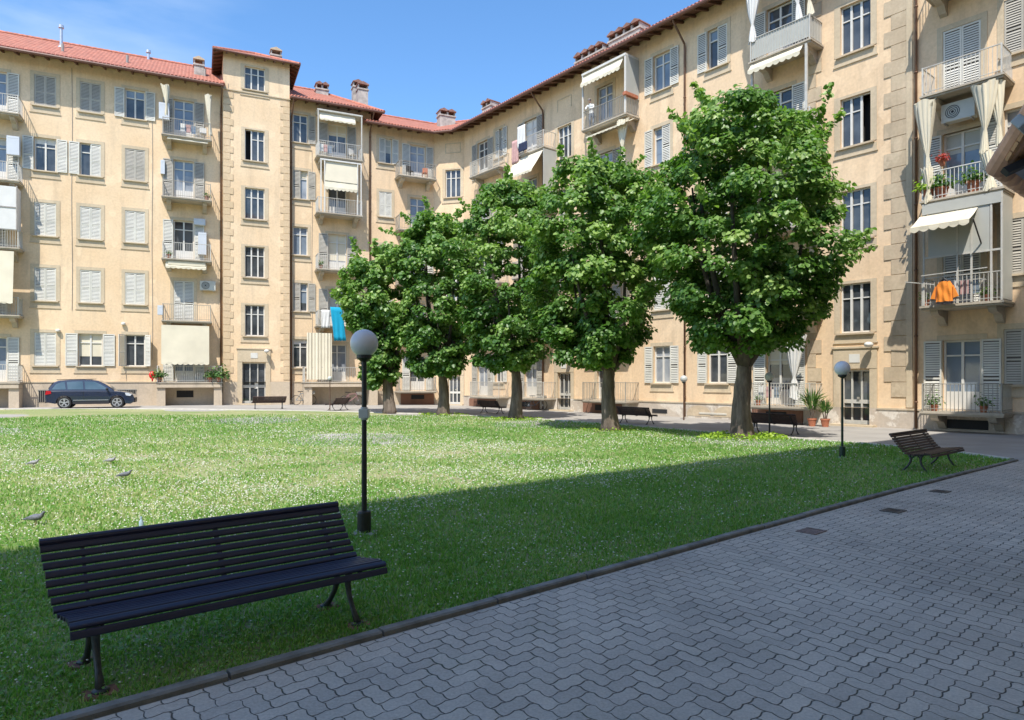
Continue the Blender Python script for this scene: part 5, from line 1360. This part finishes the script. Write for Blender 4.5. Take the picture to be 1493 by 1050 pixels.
# ================================================================== BICYCLES
def bicycle(loc, rz, label, fm):
    r = empty('bicycle', loc, rz, label, 'bicycle', 'bicycles parked by the walls')
    for x in (-.52, .52):
        m = MB(Matrix.Translation((x, 0, .34)) @ Matrix.Rotation(R(90), 4, 'X')); n = 24
        m.tube([(.325*math.cos(2*PI*k/n), .325*math.sin(2*PI*k/n), 0) for k in range(n+1)], .018, 6, cap=False); w = m.build('wheel', M['tyre'], r)
        m = MB(Matrix.Translation((x, 0, .34)) @ Matrix.Rotation(R(90), 4, 'X'))
        for k in range(14): m.bar((0, 0, 0), (.31*math.cos(PI*k/7), .31*math.sin(PI*k/7), 0), .004)
        m.lathe([(.03, -.04), (.03, .04)], n=10); m.build('spokes', M['alloy'], w)
    m = MB(); J = dict(bb=(-.08, 0, .3), st=(-.22, 0, .78), hd=(.36, 0, .82), hl=(.40, 0, .66), rw=(-.52, 0, .34), fw=(.52, 0, .34))
    for a, b in (('bb', 'st'), ('st', 'hd'), ('bb', 'hl'), ('bb', 'rw'), ('st', 'rw'), ('hd', 'hl'), ('hl', 'fw')): m.tube([J[a], J[b]], .018, 8)
    m.build('frame', fm, r)
    m = MB(); m.tube([(.36, 0, .82), (.33, 0, .98)], .014, 8); m.tube([(.18, -.27, .98), (.30, -.22, 1.0), (.34, 0, .98), (.30, .22, 1.0), (.18, .27, .98)], .013, 8); m.build('handlebar', M['black'], r)
    m = MB(); m.tube([(-.22, 0, .78), (-.24, 0, .90)], .014, 8); m.prism([(-.40, -.09), (-.36, -.09), (-.05, -.02), (-.05, .02), (-.36, .09), (-.40, .09)], .90, .95, 'z'); m.build('saddle', M['black'], r)
    m = MB(); m.tube([(-.08, -.09, .3), (-.02, -.09, .14)], .01, 6); m.tube([(-.08, .09, .3), (-.14, .09, .46)], .01, 6); m.lathe([(.09, -.01), (.09, .01)], (-.08, 0, .3), 12); m.build('crank', M['black'], r)
    m = MB(); m.box(.42, .72, -.15, .15, .74, .95); m.build('basket', M['iron'], r)
    return r
M['bikeblue'] = simple('blue_grey_bicycle_paint', (.12, .17, .22), .4, .1, 9); M['bikered'] = simple('pinkish_bicycle_paint', (.45, .22, .24), .4, .1, 9)
for (F_, u, out, lab, fm, da) in ((FL, 443, .9, 'blue-grey bicycle leaning by the wall right of the tower door', M['bikeblue'], .1), (FL, 512, 1.6, 'reddish bicycle under the curtained ground-floor balcony', M['bikered'], .2), (FR, 781, .8, 'bicycle with basket at the corner pipe behind the middle tree trunk', M['bikeblue'], .3)):
    q = F_.world(F_.s_(u, out), out, 0); bicycle((q.x, q.y, ground(q.x, q.y)), F_.a+da, lab, fm)

# ================================================================== POTS BY THE DOOR
def yucca(u, out, lab, n, L, hp):
    q = FR.world(FR.s_(u, out), out, 0); z = ground(q.x, q.y); r = empty('potted_plant', (q.x, q.y, z), 0, lab, 'plant', 'terracotta pots by the right door')
    m = MB(); m.lathe([(hp*.36, 0), (hp*.5, hp*.8), (hp*.56, hp*.82), (hp*.56, hp), (hp*.46, hp*.97)], n=18); m.build('pot', M['terra'], r)
    m = MB()
    for k in range(6): a = k*1.1; m.tube([(.05*math.cos(a), .05*math.sin(a), hp), (.12*math.cos(a), .12*math.sin(a), hp+L*.45)], .02, 6)
    m.build('stem', M['bark'], r)
    V = []; F = []
    for k in range(n):
        a = rng.uniform(0, 2*PI); c = np.array([.13*math.cos(a), .13*math.sin(a), hp+L*rng.uniform(.3, .75)]); e = rng.uniform(.1, 1.2); l = L*rng.uniform(.35, .6); d = np.array([math.cos(a)*math.sin(e), math.sin(a)*math.sin(e), math.cos(e)]); s = np.array([-math.sin(a), math.cos(a), 0])*.018
        b = len(V); V += [c-s, c+s, c+d*l*.6+s*1.2-np.array([0, 0, .02]), c+d*l-np.array([0, 0, .12*l]), c+d*l*.6-s*1.2-np.array([0, 0, .02])]; F.append([b, b+1, b+2, b+3, b+4])
    np_mesh('foliage', np.array(V), np.array(F), M['leafp'], r, rng.random(len(F)))
yucca(1184, 1.6, 'tall spiky yucca in a terracotta pot left of the right-hand door', 140, 1.15, .34)
yucca(1203, 1.5, 'lower leafy plant in a terracotta bowl nearest the right-hand door', 90, .75, .34)

# ================================================================== PIGEONS, BOTTLE, COVERS
def pigeon(u, v, lab, mt, rz):
    q = at(u, v, -.0); z = lz(q[0], q[1]); r = empty('pigeon', (q[0], q[1], z+.02), rz, lab, 'pigeon', 'pigeons feeding on the lawn'); r.scale = (.66, .66, .66)
    m = MB(); m.tube([(-.20, 0, .085), (-.13, 0, .10), (-.07, 0, .11), (0, 0, .12), (.06, 0, .125), (.10, 0, .15), (.12, 0, .185), (.135, 0, .205), (.155, 0, .2)], [.014, .024, .045, .060, .055, .038, .025, .026, .012], 12)
    m.build('body', mt, r, smooth=True)
    m = MB(); m.tube([(.155, 0, .2), (.178, 0, .193)], [.007, .002], 6); m.build('beak', M['black'], r)
    for sy in (-1, 1):
        m = MB(); m.tube([(.01, sy*.02, .075), (.0, sy*.02, -.02), (.025, sy*.02, -.025)], .005, 6); m.build('leg', M['pinkc'], r)
        m = MB(); m.ball((-.04, sy*.05, .115), .07, 10, 6, (1.4, .18, .5)); m.build('wing', mt, r, smooth=True)
pigeon(48.5, 680, 'pale pigeon on the lawn nearest the left edge of the view', M['pigeonw'], .4)
pigeon(161, 676, 'pale pigeon with dark head farther out on the lawn', M['pigeonw'], .2)
pigeon(182, 700, 'grey pigeon behind the middle of the foreground bench', M['pigeon'], .5)
pigeon(52, 768, 'dark grey pigeon at the left end of the foreground bench', M['pigeon'], .1)
q = at(206, 775, 0); m = MB(); m.lathe([(.03, 0), (.032, .01), (.032, .13), (.012, .17), (.012, .19), (.014, .192), (.014, .205), (.0, .206)], n=14); o = m.build('plastic_bottle', M['plastic'], None, smooth=True); o.scale = (.75, .75, .75); o.location = (q[0], q[1], lz(q[0], q[1])); tag(o, 'pale blue plastic bottle standing in the grass behind the bench', 'bottle')
def cover(name, a, b, w, d, lab, cat, grate):
    p = K0+KD*a+KN*b; g_ = ground(p.x, p.y)+.021; r = empty(name, (p.x, p.y, g_), kA, lab, cat)
    m = MB(); t = .008
    for bx in ((-w/2, w/2, -d/2, -d/2+.03), (-w/2, w/2, d/2-.03, d/2), (-w/2, -w/2+.03, -d/2+.03, d/2-.03), (w/2-.03, w/2, -d/2+.03, d/2-.03)): m.box(*bx, 0, t)
    m.build('frame', M['manhole'] if not grate else M['grate'], r)
    m = MB()
    if grate:
        for k in range(7): x = -w/2+.05+(w-.1)*(k+.5)/7; m.box(x-.012, x+.012, -d/2+.03, d/2-.03, .001, t-.001)
        m.build('bars', M['grate'], r); m = MB(); m.box(-w/2+.03, w/2-.03, -d/2+.03, d/2-.03, -.002, .0008); m.build('pit', M['dark'], r)
    else:
        m.box(-w/2+.035, w/2-.035, -d/2+.035, d/2-.035, 0, t-.002)
        for i in range(6):
            for j in range(6): x = -w/2+.07+(w-.14)*i/5; y = -d/2+.07+(d-.14)*j/5; m.box(x-.02, x+.02, y-.008, y+.008, t-.002, t+.001)
        m.build('lid', M['manhole'], r)
def kc(u, v, g=.02): q = at(u, v, g); w = Vector((q[0]-K0.x, q[1]-K0.y, 0)); return w.dot(KD), w.dot(KN)
a, b = kc(1183, 775); cover('drain_grate', a, b, .29, .22, 'rusty drain grate in the paved path near the kerb', 'drain', True)
a, b = kc(1302, 745); cover('manhole_cover', a, b, .28, .23, 'dark iron manhole cover in the paved path beyond the drain grate', 'manhole cover', False)
a, b = kc(1371, 716); cover('manhole_cover', a, b, .27, .22, 'faint flat manhole cover nearest the small brown bench', 'manhole cover', False)

# ================================================================== PERSON ON THE BALCONY
def person():
    zt = fR[4]+.02; s = FR.s_(862, .75); w = FR.world(s, .72, zt); r = empty('person', w, angR+.35, 'person in a white shirt leaning on the rail of the framed top-floor balcony', 'person')
    J = {'hip': (0, 0, .92, .15), 'waist': (.0, -.02, 1.08, .135), 'chest': (0, -.13, 1.28, .15), 'neck': (0, -.22, 1.42, .06), 'head': (0, -.28, 1.53, .085), 'crown': (0, -.31, 1.63, .075)}
    E = [('hip', 'waist'), ('waist', 'chest'), ('chest', 'neck'), ('neck', 'head'), ('head', 'crown')]
    for sx, t in ((-1, 'l'), (1, 'r')):
        J.update({t+'sh': (sx*.19, -.17, 1.36, .06), t+'el': (sx*.26, -.30, 1.13, .045), t+'wr': (sx*.14, -.47, 1.06, .032), t+'hd': (sx*.08, -.50, 1.06, .035),
                  t+'th': (sx*.10, .0, .84, .10), t+'kn': (sx*.11, -.02, .48, .065), t+'an': (sx*.11, .02, .09, .045), t+'to': (sx*.12, -.14, .04, .04)})
        E += [('chest', t+'sh'), (t+'sh', t+'el'), (t+'el', t+'wr'), (t+'wr', t+'hd'), ('hip', t+'th'), (t+'th', t+'kn'), (t+'kn', t+'an'), (t+'an', t+'to')]
    ks = list(J); me = bpy.data.meshes.new('body'); me.from_pydata([J[k][:3] for k in ks], [(ks.index(a), ks.index(b)) for a, b in E], [])
    o = bpy.data.objects.new('body', me); COL.objects.link(o); o.parent = r
    md = o.modifiers.new('s', 'SKIN'); sv = me.skin_vertices[0].data
    for k, j in zip(ks, sv): j.radius = (J[k][3], J[k][3]*(.75 if k in ('chest', 'waist', 'hip') else 1)); j.use_root = k == 'hip'
    sb = o.modifiers.new('u', 'SUBSURF'); sb.levels = 1; sb.render_levels = 2
    m, nt, b = nodes('person_clothes'); z = N(nt, 'ShaderNodeSeparateXYZ'); nt.links.new(N(nt, 'ShaderNodeTexCoord').outputs['Object'], z.inputs[0])
    c = ramp(nt, z.outputs[2], [(0, (.03, .03, .03)), (.07, (.16, .19, .24)), (.5, (.16, .19, .24))]); 
    rp = nt.nodes[-1]; rp.color_ramp.interpolation = 'CONSTANT'
    for pos, cc in ((.92, (.78, .78, .76)),): e = rp.color_ramp.elements.new(pos); e.color = (*cc, 1)
    sk = N(nt, 'ShaderNodeMath', operation='GREATER_THAN'); sk.inputs[1].default_value = 1.43; nt.links.new(z.outputs[2], sk.inputs[0])
    nt.links.new(mixc(nt, sk.outputs[0], c, (.55, .33, .24)), b.inputs['Base Color']); me.materials.append(m)
    m = MB(); m.ball((0, -.30, 1.62), .10, 14, 10, (1, 1.05, .75)); m.build('hair', M['hair'], r, smooth=True)
    m = MB(); m.ball((0, -.385, 1.555), .018, 8, 6); m.build('nose', M['skin'], r, smooth=True)
person()

# ================================================================== PORCH CANOPY AT THE RIGHT
M['canopytile'] = simple('canopy_roof_tiles', (.58, .32, .20), .85, .3, 6)
def canopy():
    A = Vector((3.68, 5.0, 3.32)); r = empty('porch_canopy', (A.x+1.2, A.y, 0), 0, 'tiled timber porch canopy jutting in at the right edge above the path', 'canopy')
    T = Matrix.Translation(-r.location); e = KD.copy(); w = Vector((-.2, -.9, .45)); Le = 3.2; Lw = 1.7
    up = e.cross(w).normalized(); up = up if up.z > 0 else -up
    m = MB(T); n = 18                         # boards under the tiles
    for i in range(n):
        a = A+w*(Lw*i/n+.005); b = A+w*(Lw*(i+1)/n-.005)
        m.add([a, b, b+e*Le, a+e*Le, a+up*.025, b+up*.025, b+e*Le+up*.025, a+e*Le+up*.025], [(0, 1, 2, 3), (7, 6, 5, 4), (0, 4, 5, 1), (1, 5, 6, 2), (2, 6, 7, 3), (3, 7, 4, 0)])
    m.build('boards', M['timber'], r)
    m = MB(T); k = .10
    while k < Le:
        p = A+e*k+up*.07
        m.tube([p-w*.11, p+w*Lw], [.078, .062], 12); k += .18
    m.build('tile_ends', M['canopytile'], r)
    m = MB(T); m.bar(A+w*.31-up*.05-e*.36, A+w*.31-up*.05+e*Le, .07, .08, up=up); m.build('purlin', M['beam'], r, bevel=.01)
    bd = (e*.587+w*.38)
    m = MB(T); m.bar(A-bd*.20-up*.07, A+bd*3-up*.07, .045, .06, up=up); m.build('rafter', M['black'], r)
    m = MB(T); c = [A+e*.02-w*.03, A+e*1.9-w*.03, A+e*1.9+w*1.0, A+bd*2.6, A+bd*.05]
    m.add([q-up*.03 for q in c]+[q-up*.05 for q in c], [(0, 1, 2, 3, 4), (9, 8, 7, 6, 5)]+[(i, 5+i, 5+(i+1) % 5, (i+1) % 5) for i in range(5)]); m.build('soffit_panel', M['boardg'], r)
    m = MB(T); a = A+bd*.62-up*.16; m.bar(a, a+Vector((.5, .1, -.45)), .07, .07); m.build('brace', M['black'], r)
    for k in (.9, 2.0, 3.1):
        m = MB(T); a = A+e*k+w*.31-up*.15; m.bar(a+KN*.0, a-KN*3.0, .09, .14); m.build('wall_beam', M['beam'], r)
canopy()

# ================================================================== SKY, SUN, CAMERA
EL = R(57)
w = bpy.data.worlds.new('World'); S.world = w; w.use_nodes = True; nt = w.node_tree; bg = nt.nodes['Background']
sky = N(nt, 'ShaderNodeTexSky'); sky.sky_type = 'NISHITA'; sky.sun_disc = False; sky.sun_elevation = EL; sky.sun_rotation = math.atan2(-.224, -.975)
sky.air_density = 1.0; sky.dust_density = .6; sky.ozone_density = 1.6; sky.altitude = 250
tc = N(nt, 'ShaderNodeTexCoord'); mp = N(nt, 'ShaderNodeMapping'); mp.inputs['Scale'].default_value = (1.2, 1.6, 5); nt.links.new(tc.outputs['Generated'], mp.inputs[0])
nz = N(nt, 'ShaderNodeTexNoise'); nz.inputs['Scale'].default_value = 1.6; nz.inputs['Detail'].default_value = 7; nt.links.new(mp.outputs[0], nz.inputs['Vector'])
dt = N(nt, 'ShaderNodeVectorMath', operation='DOT_PRODUCT'); dt.inputs[1].default_value = Vector((-.62, .80, .45)).normalized(); nt.links.new(tc.outputs['Generated'], dt.inputs[0])
cl = ramp(nt, nz.outputs[0], [(.40, 0.0), (.72, .85)]); near = ramp(nt, dt.outputs['Value'], [(.955, 0.0), (1.0, 1.0)])
mu = N(nt, 'ShaderNodeMath', operation='MULTIPLY'); nt.links.new(cl, mu.inputs[0]); nt.links.new(near, mu.inputs[1])
hs = N(nt, 'ShaderNodeHueSaturation'); hs.inputs['Saturation'].default_value = 1.22; nt.links.new(sky.outputs[0], hs.inputs['Color'])
nt.links.new(mixc(nt, mu.outputs[0], hs.outputs[0], (3.6, 4.1, 4.8)), bg.inputs[0]); bg.inputs[1].default_value = .128
sun = bpy.data.lights.new('sun', 'SUN'); sun.energy = 2.8; sun.angle = R(.55); sun.color = (1, .95, .87)
so = bpy.data.objects.new('sun', sun); COL.objects.link(so); so.rotation_euler = Vector((.224*math.cos(EL), .975*math.cos(EL), -math.sin(EL))).to_track_quat('-Z', 'Y').to_euler(); so.location = (0, -10, 40)
cam = bpy.data.cameras.new('camera'); cam.sensor_width = 36; cam.lens = FP/1493*36; cam.shift_y = (HV-525)/1493; cam.clip_end = 2000; cam.clip_start = .05
co = bpy.data.objects.new('camera', cam); COL.objects.link(co); co.location = (0, 0, EYE); co.rotation_euler = (R(90), 0, 0); S.camera = co
S.view_settings.view_transform = 'Standard'; S.view_settings.look = 'None'; S.view_settings.exposure = 1.12; S.view_settings.gamma = 1
